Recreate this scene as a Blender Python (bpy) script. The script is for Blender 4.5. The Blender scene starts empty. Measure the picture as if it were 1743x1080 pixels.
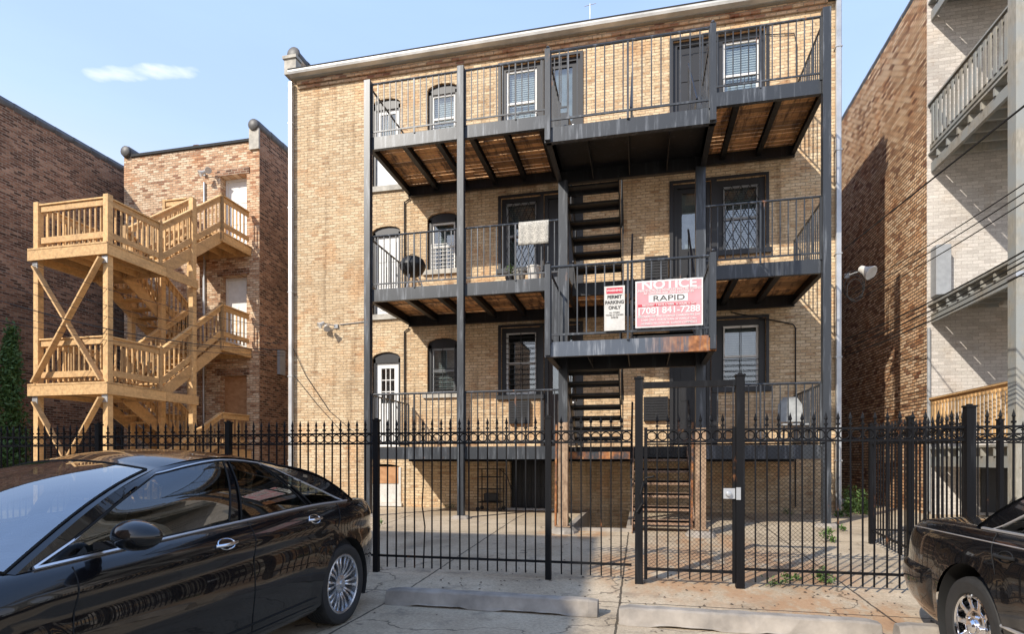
import bpy, bmesh, math, random
from mathutils import Vector, Matrix
random.seed(7)
R = math.radians
scene = bpy.context.scene
COL = scene.collection
# ---------------------------------------------------------------- camera
F = 989.0; CX = 871.0; HY = 785.0; TH = R(12.5); H = 1.38
cam_d = bpy.data.cameras.new("camera"); cam = bpy.data.objects.new("camera", cam_d); COL.objects.link(cam)
cam.location = (0, 0, H); cam.rotation_euler = (R(90), 0, TH)
cam_d.sensor_width = 36; cam_d.lens = F / 1743 * 36; cam_d.shift_y = (HY - 540) / 1743
cam_d.clip_start = 0.05; cam_d.clip_end = 2000
scene.camera = cam
# ---------------------------------------------------------------- light
SUN = Vector((0.64, 1.0, -0.82)).normalized()
sl = bpy.data.lights.new("sun", 'SUN'); sl.energy = 3.75; sl.angle = R(0.5); sl.color = (1.0, 0.93, 0.82)
so = bpy.data.objects.new("sun", sl); COL.objects.link(so)
so.rotation_euler = SUN.to_track_quat('-Z', 'Y').to_euler(); so.location = (-20, -20, 30)
w = bpy.data.worlds.new("World"); scene.world = w; w.use_nodes = True
wn = w.node_tree; wn.nodes.clear()
def wnode(t, **k):
    n = wn.nodes.new(t)
    for a, b in k.items(): setattr(n, a, b)
    return n
sky = wnode('ShaderNodeTexSky', sky_type='NISHITA', sun_disc=False, sun_elevation=R(34.6), sun_rotation=R(212.6),
            altitude=100, air_density=1.0, dust_density=1.6, ozone_density=1.2)
bg = wnode('ShaderNodeBackground'); bg.inputs[1].default_value = 0.15
wo = wnode('ShaderNodeOutputWorld')
tc = wnode('ShaderNodeTexCoord')
def wmath(op, a, b=None, clamp=False):
    n = wnode('ShaderNodeMath', operation=op, use_clamp=clamp)
    for i, v in enumerate((a, b)):
        if v is None: continue
        if isinstance(v, (int, float)): n.inputs[i].default_value = v
        else: wn.links.new(v, n.inputs[i])
    return n.outputs[0]
def wdot(vec):
    n = wnode('ShaderNodeVectorMath', operation='DOT_PRODUCT'); wn.links.new(tc.outputs['Generated'], n.inputs[0]); n.inputs[1].default_value = vec
    return n.outputs['Value']
fw = Vector((-math.sin(TH), math.cos(TH), 0)); rt = Vector((math.cos(TH), math.sin(TH), 0))
cd = (rt * (-0.655) + fw + Vector((0, 0, .668))).normalized()
cr = Vector((0, 0, 1)).cross(cd).normalized() * -1; cu = cr.cross(cd).normalized()
mp = wnode('ShaderNodeMapping'); mp.inputs['Scale'].default_value = (9, 9, 30); wn.links.new(tc.outputs['Generated'], mp.inputs[0])
nz = wnode('ShaderNodeTexNoise'); nz.inputs['Scale'].default_value = 1.6; nz.inputs['Detail'].default_value = 7; wn.links.new(mp.outputs[0], nz.inputs['Vector'])
dfw = wmath('MAXIMUM', wdot(fw), .05)
uu = wmath('MULTIPLY', wmath('SUBTRACT', wmath('DIVIDE', wdot(rt), dfw), -.640), 1 / .085); vv = wmath('MULTIPLY', wmath('SUBTRACT', wmath('DIVIDE', wdot((0, 0, 1)), dfw), .668), 1 / .014)
rr = wmath('ADD', wmath('MULTIPLY', uu, uu), wmath('MULTIPLY', vv, vv))
m1 = wmath('SUBTRACT', 1.25, rr)
m2 = wmath('MULTIPLY', wmath('ADD', m1, wmath('MULTIPLY', wmath('SUBTRACT', nz.outputs['Fac'], .52), 5.5)), .42, True)
m2 = wmath('MULTIPLY', m2, wmath('GREATER_THAN', wdot(cd), 0.5))
# faint veils of high cloud
mp2 = wnode('ShaderNodeMapping'); mp2.inputs['Scale'].default_value = (1.2, 1.2, 7); wn.links.new(tc.outputs['Generated'], mp2.inputs[0])
nz2 = wnode('ShaderNodeTexNoise'); nz2.inputs['Scale'].default_value = 2.0; nz2.inputs['Detail'].default_value = 5; wn.links.new(mp2.outputs[0], nz2.inputs['Vector'])
veil = wmath('MULTIPLY', wmath('SUBTRACT', nz2.outputs['Fac'], .36), 1.1, True)
veil = wmath('ADD', wmath('MULTIPLY', veil, .22), .72)
mxa = wnode('ShaderNodeMixRGB'); wn.links.new(veil, mxa.inputs[0]); wn.links.new(sky.outputs[0], mxa.inputs[1])
hz = wnode('ShaderNodeValToRGB'); wn.links.new(wdot((0, 0, 1)), hz.inputs[0]); he = hz.color_ramp.elements; he.new(.5); he.new(.3)
for e_, (p_, c_) in zip(he, ((0, (.84, .85, .90)), (.28, (.78, .81, .97)), (.45, (.50, .665, .98)), (.8, (.34, .53, .95)))): e_.position = p_; e_.color = c_ + (1,)
hs = wnode('ShaderNodeMixRGB', blend_type='MULTIPLY'); hs.inputs[0].default_value = 1; wn.links.new(hz.outputs[0], hs.inputs[1]); hs.inputs[2].default_value = (6.5, 6.5, 6.5, 1); wn.links.new(hs.outputs[0], mxa.inputs[2])
mx = wnode('ShaderNodeMixRGB'); wn.links.new(m2, mx.inputs[0]); wn.links.new(mxa.outputs[0], mx.inputs[1]); mx.inputs[2].default_value = (6.6, 6.6, 6.7, 1)
wn.links.new(mx.outputs[0], bg.inputs[0]); wn.links.new(bg.outputs[0], wo.inputs[0])
scene.view_settings.view_transform = 'Standard'; scene.view_settings.look = 'None'
scene.view_settings.exposure = 0.55; scene.view_settings.gamma = 1.0
# ---------------------------------------------------------------- measuring helpers
def at(px, py, Y):
    a = math.atan((px - CX) / F) - TH
    X = Y * math.tan(a); d = -X * math.sin(TH) + Y * math.cos(TH)
    return Vector((X, Y, H + (HY - py) / F * d))
def aX(px, Y): return at(px, HY, Y).x
# ---------------------------------------------------------------- object helpers
def worigin(o):
    v = Vector((0, 0, 0))
    while o is not None: v += o.location; o = o.parent
    return v
def tag(o, label=None, cat=None, group=None, kind=None):
    if label: o['label'] = label
    if cat: o['category'] = cat
    if group: o['group'] = group
    if kind: o['kind'] = kind
    return o
def thing(name, label, cat, loc=(0, 0, 0), rz=0, group=None):
    o = bpy.data.objects.new(name, None); COL.objects.link(o); o.location = loc; o.rotation_euler = (0, 0, rz)
    o.empty_display_size = .2
    return tag(o, label, cat, group)
def copy_tree(o, parent=None):
    c = o.copy(); COL.objects.link(c)
    if parent is not None: c.parent = parent
    for ch in list(o.children): copy_tree(ch, c)
    return c
class MB:
    def __init__(s): s.v = []; s.f = []; s.m = []; s.cur = 0
    def add(s, vs, fs):
        b = len(s.v); s.v += [Vector(p) for p in vs]; s.f += [[b + i for i in f] for f in fs]; s.m += [s.cur] * len(fs); return s
    def box(s, x0, x1, y0, y1, z0, z1):
        if x0 > x1: x0, x1 = x1, x0
        if y0 > y1: y0, y1 = y1, y0
        if z0 > z1: z0, z1 = z1, z0
        return s.add([(x0, y0, z0), (x1, y0, z0), (x1, y1, z0), (x0, y1, z0), (x0, y0, z1), (x1, y0, z1), (x1, y1, z1), (x0, y1, z1)],
                     [(0, 3, 2, 1), (4, 5, 6, 7), (0, 1, 5, 4), (1, 2, 6, 5), (2, 3, 7, 6), (3, 0, 4, 7)])
    def bar(s, p, q, w, h, up=(0, 0, 1)):
        p = Vector(p); q = Vector(q); d = (q - p).normalized(); up = Vector(up)
        if abs(d.dot(up)) > .99: up = Vector((0, 1, 0))
        a = d.cross(up).normalized(); b = a.cross(d).normalized()
        vs = []
        for c in (p, q):
            for i, j in ((-1, -1), (1, -1), (1, 1), (-1, 1)): vs.append(c + a * (i * w / 2) + b * (j * h / 2))
        return s.add(vs, [(3, 2, 1, 0), (4, 5, 6, 7), (0, 1, 5, 4), (1, 2, 6, 5), (2, 3, 7, 6), (3, 0, 4, 7)])
    def tube(s, pts, r, n=8, closed=False, caps=True):
        pts = [Vector(p) for p in pts]; m = len(pts); rings = []; pa = None
        for i, p in enumerate(pts):
            if closed: d = pts[(i + 1) % m] - pts[i - 1]
            else: d = pts[min(i + 1, m - 1)] - pts[max(i - 1, 0)]
            d.normalize()
            if pa is None:
                u = Vector((0, 0, 1)) if abs(d.z) < .9 else Vector((1, 0, 0)); a = d.cross(u).normalized()
            else: a = (pa - d * pa.dot(d)).normalized()
            pa = a; b = d.cross(a)
            rad = r[i] if isinstance(r, (list, tuple)) else r
            rings.append([p + a * (rad * math.cos(t * 2 * math.pi / n)) + b * (rad * math.sin(t * 2 * math.pi / n)) for t in range(n)])
        vs = [v for rg in rings for v in rg]; fs = []
        for i in range(m if closed else m - 1):
            k = (i + 1) % m
            for t in range(n): fs.append((i * n + t, i * n + (t + 1) % n, k * n + (t + 1) % n, k * n + t))
        if not closed and caps: fs.append(tuple(range(n - 1, -1, -1))); fs.append(tuple((m - 1) * n + t for t in range(n)))
        return s.add(vs, fs)
    def lathe(s, prof, c, axis='Z', n=24):
        c = Vector(c); vs = []; fs = []
        for (r, h) in prof:
            for t in range(n):
                a = 2 * math.pi * t / n; x, y = r * math.cos(a), r * math.sin(a)
                vs.append(c + (Vector((x, y, h)) if axis == 'Z' else Vector((x, h, y)) if axis == 'Y' else Vector((h, x, y))))
        for i in range(len(prof) - 1):
            for t in range(n): fs.append((i * n + t, i * n + (t + 1) % n, (i + 1) * n + (t + 1) % n, (i + 1) * n + t))
        return s.add(vs, fs)
    def prism(s, poly, d):
        n = len(poly); d = Vector(d); a = [Vector(p) for p in poly]; b = [p + d for p in a]
        return s.add(a + b, [tuple(range(n))[::-1], tuple(range(n, 2 * n))] + [(i, (i + 1) % n, n + (i + 1) % n, n + i) for i in range(n)])
    def build(s, name, mat, parent=None, smooth=0, local=False, label=None, bevel=0, loc=None):
        me = bpy.data.meshes.new(name)
        o = bpy.data.objects.new(name, me); COL.objects.link(o)
        off = Vector((0, 0, 0))
        if parent is not None:
            o.parent = parent
            if not local: off = worigin(parent)
        if loc is not None and parent is None: o.location = loc; off = Vector(loc)
        me.from_pydata([tuple(v - off) for v in s.v], [], s.f)
        for m_ in (mat if isinstance(mat, (list, tuple)) else [mat]): me.materials.append(m_)
        if isinstance(mat, (list, tuple)): me.polygons.foreach_set('material_index', s.m)
        bm = bmesh.new(); bm.from_mesh(me)
        if smooth: bmesh.ops.remove_doubles(bm, verts=bm.verts, dist=1e-5)
        bmesh.ops.recalc_face_normals(bm, faces=bm.faces)
        bm.to_mesh(me); bm.free()
        if smooth:
            me.polygons.foreach_set('use_smooth', [True] * len(me.polygons)); me.set_sharp_from_angle(angle=R(smooth))
        if bevel:
            b = o.modifiers.new('bevel', 'BEVEL'); b.width = bevel; b.segments = 1; b.limit_method = 'ANGLE'
        if label: o['label'] = label
        return o
# ---------------------------------------------------------------- materials
def mat(name):
    m = bpy.data.materials.new(name); m.use_nodes = True; nt = m.node_tree
    return m, nt, nt.nodes['Principled BSDF']
class NT:
    def __init__(s, nt): s.nt = nt
    def n(s, t, **k):
        x = s.nt.nodes.new(t)
        for a, b in k.items(): setattr(x, a, b)
        return x
    def l(s, a, b): s.nt.links.new(a, b)
    def put(s, inp, v):
        if isinstance(v, (int, float)): inp.default_value = v
        elif isinstance(v, tuple): inp.default_value = v if len(v) == len(inp.default_value) else tuple(v) + (1,)
        else: s.l(v, inp)
    def math(s, op, a, b=0.0, clamp=False):
        x = s.n('ShaderNodeMath', operation=op, use_clamp=clamp); s.put(x.inputs[0], a); s.put(x.inputs[1], b); return x.outputs[0]
    def mix(s, f, a, b, bt='MIX'):
        x = s.n('ShaderNodeMixRGB', blend_type=bt); s.put(x.inputs[0], f); s.put(x.inputs[1], a); s.put(x.inputs[2], b); return x.outputs[0]
    def noise(s, vec, scale, detail=4, rough=.55, sc=None):
        if sc:
            m = s.n('ShaderNodeMapping'); m.inputs['Scale'].default_value = sc; s.l(vec, m.inputs[0]); vec = m.outputs[0]
        x = s.n('ShaderNodeTexNoise'); s.l(vec, x.inputs['Vector']); x.inputs['Scale'].default_value = scale
        x.inputs['Detail'].default_value = detail; x.inputs['Roughness'].default_value = rough; return x.outputs['Fac']
    def ramp(s, f, stops, interp='LINEAR'):
        x = s.n('ShaderNodeValToRGB'); x.color_ramp.interpolation = interp; e = x.color_ramp.elements
        while len(e) < len(stops): e.new(.5)
        for i, (p, c) in enumerate(stops):
            e[i].position = p; e[i].color = tuple(c) + (1,) if len(c) == 3 else c
        s.put(x.inputs[0], f); return x.outputs[0]
    def sm(s, v, a, b):
        x = s.n('ShaderNodeMapRange', interpolation_type='SMOOTHSTEP'); s.put(x.inputs[0], v); x.inputs[1].default_value = a; x.inputs[2].default_value = b
        return x.outputs[0]
    def bump(s, h, st, dist, bsdf):
        x = s.n('ShaderNodeBump'); x.inputs['Strength'].default_value = st; x.inputs['Distance'].default_value = dist
        s.l(h, x.inputs['Height']); s.l(x.outputs[0], bsdf.inputs['Normal'])
def brick_mat(name, stops, mortar, bw=.21, row=.0725, ms=.011, stain=(.75, 1.12), bump=.5, patch=None, dirt=0, shade_dash=.75):
    m, nt, B = mat(name); g = NT(nt)
    geo = g.n('ShaderNodeNewGeometry'); sp = g.n('ShaderNodeSeparateXYZ'); g.l(geo.outputs['Position'], sp.inputs[0])
    sn = g.n('ShaderNodeSeparateXYZ'); g.l(geo.outputs['True Normal'], sn.inputs[0])
    isx = g.math('GREATER_THAN', g.math('ABSOLUTE', sn.outputs[0]), .6)
    u = g.math('ADD', g.math('MULTIPLY', sp.outputs[1], isx), g.math('MULTIPLY', sp.outputs[0], g.math('SUBTRACT', 1.0, isx)))
    wob = g.math('MULTIPLY', g.math('SUBTRACT', g.noise(geo.outputs['Position'], 2.3, 2), .5), .012)
    cb = g.n('ShaderNodeCombineXYZ'); g.l(g.math('ADD', u, 50.0), cb.inputs[0]); g.l(g.math('ADD', g.math('ADD', sp.outputs[2], wob), 10.0), cb.inputs[1])
    br = g.n('ShaderNodeTexBrick'); g.l(cb.outputs[0], br.inputs['Vector'])
    br.inputs['Color1'].default_value = (0, 0, 0, 1); br.inputs['Color2'].default_value = (1, 1, 1, 1); br.inputs['Mortar'].default_value = (.5, .5, .5, 1)
    br.inputs['Scale'].default_value = 1; br.inputs['Mortar Size'].default_value = ms; br.inputs['Mortar Smooth'].default_value = .25
    br.inputs['Brick Width'].default_value = bw; br.inputs['Row Height'].default_value = row
    c = g.ramp(br.outputs['Color'], stops, 'LINEAR')
    fine = g.noise(geo.outputs['Position'], 55, 3)
    c = g.mix(.5, c, g.ramp(fine, [(.3, (.6, .6, .6)), (.7, (1.25, 1.25, 1.25))]), 'MULTIPLY')
    mort = g.mix(.5, mortar, g.ramp(g.noise(geo.outputs['Position'], 9, 3), [(.3, (.6, .6, .6)), (.7, (1.2, 1.2, 1.2))]), 'MULTIPLY')
    c = g.mix(br.outputs['Fac'], c, mort)
    sk = g.noise(cb.outputs[0], 1.0, 3, .6, sc=(11, 34, 1)); c = g.mix(g.math('MULTIPLY', g.sm(sk, .56, .64), shade_dash), c, (.42, .33, .25), 'MULTIPLY')  # short dark dashes painted in for the shadows along mortar joints
    big = g.noise(geo.outputs['Position'], .55, 6, .6)
    c = g.mix(1.0, c, g.ramp(big, [(.3, (stain[0],) * 3), (.7, (stain[1],) * 3)]), 'MULTIPLY')
    if patch:
        k = g.sm(g.noise(geo.outputs['Position'], 1.3, 5, .6), .52, .66)
        c = g.mix(g.math('MULTIPLY', k, patch[1]), c, patch[0], 'MULTIPLY')
    if dirt:
        st = g.noise(geo.outputs['Position'], 1.0, 5, .6, sc=(5, 5, .35))
        c = g.mix(g.math('MULTIPLY', g.sm(st, .5, .72), dirt), c, (.28, .23, .19), 'MULTIPLY')
    g.l(c, B.inputs['Base Color']); B.inputs['Roughness'].default_value = .9
    B.inputs['Specular IOR Level'].default_value = .25
    g.bump(g.math('ADD', g.math('MULTIPLY', br.outputs['Fac'], -1.0), g.math('MULTIPLY', fine, .5)), bump, .012, B)
    return m
def steel_mat(name, base=(.030, .034, .040), rust=.12, rough=.40, scuff=.42, xr=None, spec=.5):
    m, nt, B = mat(name); g = NT(nt); geo = g.n('ShaderNodeNewGeometry'); P = geo.outputs['Position']
    st = g.noise(P, 1.0, 6, .65, sc=(14, 14, 1.2))
    c = g.mix(g.math('MULTIPLY', g.sm(st, .5, .75), scuff), base, (.30, .32, .35))
    r = g.noise(P, 3.2, 7, .68, sc=(1, 1, .6))
    rf = g.sm(r, .68 - rust * .35, .80 - rust * .3)
    if xr:
        sp = g.n('ShaderNodeSeparateXYZ'); g.l(P, sp.inputs[0])
        rf = g.math('MULTIPLY', g.sm(g.math('ADD', sp.outputs[0], g.math('MULTIPLY', g.math('SUBTRACT', st, .5), 1.2)), xr[0], xr[1]), g.sm(st, .36, .52))
    rc = g.ramp(g.noise(P, 11, 5), [(.3, (.13, .045, .016)), (.55, (.36, .14, .045)), (.75, (.45, .27, .13))])
    c = g.mix(rf, c, rc); g.l(c, B.inputs['Base Color'])
    g.l(g.math('ADD', g.math('MULTIPLY', rf, .35), rough), B.inputs['Roughness'])
    B.inputs['Metallic'].default_value = .1 if spec > .3 else 0; B.inputs['Specular IOR Level'].default_value = spec
    g.bump(g.noise(P, 30, 3), .12, .004, B)
    return m
def wood_mat(name, c1, c2, grey=None, streak=0.0, axis_scale=(3, 3, 3), island=.25, rough=.75):
    m, nt, B = mat(name); g = NT(nt); geo = g.n('ShaderNodeNewGeometry'); P = geo.outputs['Position']
    n1 = g.noise(P, 6, 5, .6, sc=axis_scale)
    c = g.ramp(n1, [(.3, c1), (.7, c2)])
    ri = geo.outputs['Random Per Island']
    c = g.mix(island, c, g.ramp(ri, [(0, (.45, .45, .45)), (.5, (1, .95, .9)), (1, (1.3, 1.25, 1.15))]), 'MULTIPLY')
    kn = g.sm(g.noise(P, 17, 2), .69, .76); c = g.mix(g.math('MULTIPLY', kn, .6), c, (.16, .08, .035))
    if grey: c = g.mix(g.sm(g.noise(P, 1.7, 5), .42, .62), c, grey)
    if streak: c = g.mix(g.math('MULTIPLY', g.sm(g.noise(P, 1, 6, .7, sc=(9, 1.5, 9)), .45, .65), streak), c, (.09, .05, .03))
    g.l(c, B.inputs['Base Color']); B.inputs['Roughness'].default_value = rough
    g.bump(n1, .2, .005, B); return m
def flat(name, col, rough=.6, metal=0, var=.25, scale=8, coat=0, spec=None):
    m, nt, B = mat(name); g = NT(nt); tcn = g.n('ShaderNodeTexCoord')
    c = g.mix(var, tuple(col), g.ramp(g.noise(tcn.outputs['Object'], scale, 5), [(.3, (.35,) * 3), (.7, (1.3,) * 3)]), 'MULTIPLY')
    g.l(c, B.inputs['Base Color']); B.inputs['Roughness'].default_value = rough; B.inputs['Metallic'].default_value = metal
    B.inputs['Coat Weight'].default_value = coat
    if spec is not None: B.inputs['Specular IOR Level'].default_value = spec
    return m
def glass_mat(name, tint=(.75, .8, .8), ior=1.5, boost=0.0, rough=.01):
    m = bpy.data.materials.new(name); m.use_nodes = True; nt = m.node_tree; nt.nodes.clear(); g = NT(nt)
    o = g.n('ShaderNodeOutputMaterial'); t = g.n('ShaderNodeBsdfTransparent'); t.inputs[0].default_value = tuple(tint) + (1,)
    gl = g.n('ShaderNodeBsdfGlossy'); gl.inputs['Roughness'].default_value = rough; gl.inputs[0].default_value = (1, 1, 1, 1)
    geo = g.n('ShaderNodeNewGeometry')
    dp = g.n('ShaderNodeVectorMath', operation='DOT_PRODUCT'); g.l(geo.outputs['Incoming'], dp.inputs[0]); g.l(geo.outputs['Normal'], dp.inputs[1])
    c = g.math('SUBTRACT', 1.0, g.math('ABSOLUTE', dp.outputs['Value']))
    fr = g.math('ADD', g.math('MULTIPLY', g.math('POWER', c, 5.0), .9), .075 + boost, True)
    mx_ = g.n('ShaderNodeMixShader'); g.l(fr, mx_.inputs[0]); g.l(t.outputs[0], mx_.inputs[1]); g.l(gl.outputs[0], mx_.inputs[2]); g.l(mx_.outputs[0], o.inputs[0])
    return m
M = {}
M['buff'] = brick_mat('buff_brick', [(0, (.44, .28, .16)), (.06, (.56, .39, .23)), (.2, (.59, .43, .26)), (.5, (.65, .48, .295)), (1, (.73, .575, .38))], (.40, .31, .21),bw=.2, row=.067, ms=.009,
                      stain=(.84, 1.08), patch=((1.0, .80, .66), .6), dirt=.5)
M['orange'] = brick_mat('orange_brick', [(0, (.20, .09, .05)), (.2, (.48, .27, .14)), (.55, (.66, .43, .25)), (1, (.78, .58, .39))], (.10, .07, .05), ms=.013, stain=(.75, 1.1), patch=((.95, .72, .55), .6))
M['pinkish'] = brick_mat('common_brick', [(0, (.24, .11, .07)), (.25, (.48, .28, .17)), (.6, (.58, .39, .24)), (1, (.66, .49, .32))], (.34, .26, .19), stain=(.8, 1.1), patch=((.9, .65, .5), .5), dirt=.2)
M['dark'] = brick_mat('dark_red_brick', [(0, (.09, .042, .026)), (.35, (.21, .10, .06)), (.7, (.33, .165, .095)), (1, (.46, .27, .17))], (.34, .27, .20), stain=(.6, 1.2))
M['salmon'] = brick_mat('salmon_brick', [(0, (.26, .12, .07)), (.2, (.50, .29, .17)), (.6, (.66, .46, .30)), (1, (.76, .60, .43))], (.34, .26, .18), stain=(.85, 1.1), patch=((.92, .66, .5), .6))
M['white'] = brick_mat('painted_brick', [(0, (.50, .46, .42)), (.5, (.60, .56, .51)), (1, (.66, .61, .56))], (.46, .42, .38), stain=(.82, 1.05), ms=.006, bump=.35, patch=((.92, .84, .76), .5), shade_dash=.25)
M['steel'] = steel_mat('painted_steel')
M['steel_rusty'] = steel_mat('rusting_steel', rust=.75)
M['steel_edge'] = steel_mat('rust_streaked_steel', xr=(.0, .95), scuff=.95, base=(.07, .085, .11))
M['rusttan'] = wood_mat('flaking_rust', (.22, .13, .075), (.44, .31, .20), axis_scale=(6, 6, .8), island=.0, streak=.5)
M['rusttread'] = wood_mat('rust_worn_treads', (.17, .10, .065), (.40, .26, .17), axis_scale=(5, 5, 5), island=.3, streak=.4)
M['steel_dark'] = steel_mat('black_steel', base=(.008, .008, .009), rust=.0, scuff=.08, rough=.5)
M['fence'] = steel_mat('fence_enamel', base=(.004, .004, .005), rust=.12, scuff=.05, rough=.55, spec=.2)
M['plank'] = wood_mat('deck_planks', (.34, .19, .085), (.72, .44, .22), streak=.9, axis_scale=(.5, 6, 6), island=1.0)
M['pine'] = wood_mat('new_pine', (.50, .31, .14), (.66, .44, .215), axis_scale=(2.5, 2.5, 2.5), island=.85, streak=.3)
M['oldwood'] = wood_mat('weathered_wood', (.20, .19, .16), (.31, .29, .25), axis_scale=(4, 4, 1.0), island=.4, grey=(.25, .26, .25))
M['whitepaint'] = flat('white_paint', (.74, .73, .70), .5, var=.15)
M['offwhite'] = flat('chalky_white', (.58, .56, .52), .7, var=.3)
M['greypaint'] = flat('grey_paint', (.30, .31, .32), .5)
M['darkframe'] = flat('dark_window_paint', (.012, .012, .014), .45, scale=3)
M['darkwood'] = flat('charred_brown_paint', (.035, .026, .022), .6, scale=3)
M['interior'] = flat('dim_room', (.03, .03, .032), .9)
M['blind'] = flat('white_blind', (.75, .75, .73), .7, var=.12, scale=3)
M['curtain'] = flat('grey_curtain', (.35, .36, .36), .8, var=.5, scale=6)
M['stone'] = flat('limestone', (.46, .43, .37), .85, var=.5, scale=6)
M['metal'] = flat('galvanised_metal', (.50, .51, .52), .4, .6, var=.35, scale=3)
M['gutter'] = flat('gutter_metal', (.56, .55, .52), .5, .2, var=.5, scale=2)
M['roofing'] = flat('tar_roofing', (.03, .03, .03), .9)
M['tile'] = flat('coping_tile', (.09, .085, .08), .5, var=.6, scale=6)
M['glass'] = glass_mat('window_glass', (.78, .82, .82), boost=.05)
M['rubber'] = flat('tyre_rubber', (.022, .021, .020), .75, var=.4, scale=20)
M['black'] = flat('matte_black', (.012, .012, .012), .7)
M['wire'] = flat('cable_black', (.01, .01, .01), .6)
M['plywood'] = wood_mat('plywood', (.33, .16, .07), (.50, .28, .14), axis_scale=(1, 1, 2))
M['concrete'] = flat('cast_concrete', (.32, .28, .235), .9, var=.6, scale=5)
M['leaf'] = flat('leaf_green', (.085, .17, .045), .6, var=.7, scale=5)
M['leaf2'] = flat('weed_green', (.10, .17, .04), .6, var=.5, scale=5)
M['bark'] = flat('bark', (.09, .065, .045), .9)
M['red'] = flat('sign_red', (.50, .025, .05), .5, var=.1)
M['pink'] = flat('faded_sign_red', (.60, .29, .31), .5, var=.25, scale=4)
M['signwhite'] = flat('sign_white', (.66, .63, .61), .5, var=.15)
M['signblack'] = flat('sign_black', (.02, .02, .02), .6, var=0)
# ---------------------------------------------------------------- ground
def gz(Y):
    if Y < 5.6: return 0.0
    return min((Y - 5.6) * .042, .24)
def ground_mat():
    m, nt, B = mat('stained_concrete'); g = NT(nt); geo = g.n('ShaderNodeNewGeometry'); P = geo.outputs['Position']
    sp = g.n('ShaderNodeSeparateXYZ'); g.l(P, sp.inputs[0]); X, Y = sp.outputs[0], sp.outputs[1]
    c = g.ramp(g.noise(P, 1.1, 8, .62), [(.28, (.32, .25, .17)), (.5, (.46, .37, .26)), (.72, (.57, .47, .34))])
    c = g.mix(.55, c, g.ramp(g.noise(P, 34, 6, .8), [(.32, (.38, .38, .38)), (.66, (1.4, 1.4, 1.4))]), 'MULTIPLY')
    c = g.mix(g.math('MULTIPLY', g.sm(g.noise(P, 2.6, 7, .7), .55, .66), .5), c, (.17, .145, .115))
    # rust washed out from under the gate and the stair foot
    def blob(cx, cy, rx, ry):
        a = g.math('DIVIDE', g.math('SUBTRACT', X, cx), rx); b = g.math('DIVIDE', g.math('SUBTRACT', Y, cy), ry)
        r = g.math('ADD', g.math('MULTIPLY', a, a), g.math('MULTIPLY', b, b)); return g.math('SUBTRACT', 1.0, r, True)
    rb = g.math('MAXIMUM', blob(.9, 7.4, 1.9, 1.9), g.math('MAXIMUM', blob(1.75, 5.75, .85, .75), g.math('MAXIMUM', blob(-1.1, 9.6, .7, .6), blob(.95, 9.3, .8, .9))))
    rn = g.noise(P, 2.2, 7, .68, sc=(1.6, .8, 1))
    rm = g.math('MULTIPLY', g.sm(rn, .36, .60), g.math('MULTIPLY', rb, 1.7), True)
    c = g.mix(g.math('MULTIPLY', rm, .7), c, g.ramp(rn, [(.35, (.40, .24, .12)), (.6, (.40, .21, .10)), (.75, (.26, .12, .055))]))
    # control joints
    wob = g.math('MULTIPLY', g.math('SUBTRACT', g.noise(P, 6, 4), .5), .03)
    jm = None
    for jx in (-6.95, -4.7, -2.42, -.2, 2.12, 4.4):
        k = g.math('LESS_THAN', g.math('ABSOLUTE', g.math('ADD', g.math('SUBTRACT', X, jx), wob)), .011); jm = k if jm is None else g.math('MAXIMUM', jm, k)
    for jy in (-1.5, 1.9, 5.72, 9.55):
        k = g.math('LESS_THAN', g.math('ABSOLUTE', g.math('ADD', g.math('SUBTRACT', Y, jy), wob)), .010); jm = g.math('MAXIMUM', jm, k)
    vor = g.n('ShaderNodeTexVoronoi', feature='DISTANCE_TO_EDGE'); vor.inputs['Scale'].default_value = .33
    vm = g.n('ShaderNodeVectorMath', operation='ADD'); g.l(P, vm.inputs[0])
    nc = g.n('ShaderNodeTexNoise'); g.l(P, nc.inputs['Vector']); nc.inputs['Scale'].default_value = 1.6; nc.inputs['Detail'].default_value = 6
    g.l(nc.outputs['Color'], vm.inputs[1]); g.l(vm.outputs[0], vor.inputs['Vector'])
    cr_ = g.math('MULTIPLY', g.math('LESS_THAN', vor.outputs['Distance'], .0035), .7)
    jm = g.math('MAXIMUM', jm, cr_)
    c = g.mix(g.math('MULTIPLY', jm, .85), c, (.035, .028, .02))
    # oil drips on the parking pad
    ol = g.math('MULTIPLY', g.sm(g.noise(P, 4.5, 4), .66, .72), g.math('LESS_THAN', Y, 5.5)); c = g.mix(g.math('MULTIPLY', ol, .6), c, (.06, .05, .045))
    g.l(c, B.inputs['Base Color']); B.inputs['Roughness'].default_value = .88; B.inputs['Specular IOR Level'].default_value = .3
    g.bump(g.math('SUBTRACT', g.noise(P, 30, 6, .7), g.math('MULTIPLY', jm, 1.5)), .35, .01, B)
    return m
b = MB(); ys = [-120, -30, -8, 0, 3, 5.6, 6.5, 8, 9.6, 11.4, 14, 20, 40, 200]; xs = [-200, -60, -25, -15, -8, -3, 0, 3, 8, 15, 25, 60, 200]
ys = sorted(ys + [10.05, 13.3]); xs = sorted(xs + [-1.14, -.24]); vs = [(x, y, gz(y)) for y in ys for x in xs]; n = len(xs)
b.add(vs, [(j * n + i, j * n + i + 1, (j + 1) * n + i + 1, (j + 1) * n + i) for j in range(len(ys) - 1) for i in range(n - 1) if not (xs[i] == -1.14 and 10.05 <= ys[j] < 13.3)])
o = b.build('ground', ground_mat()); tag(o, 'stained tan concrete parking pad and rear yard with joints', 'ground', kind='structure')

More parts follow.
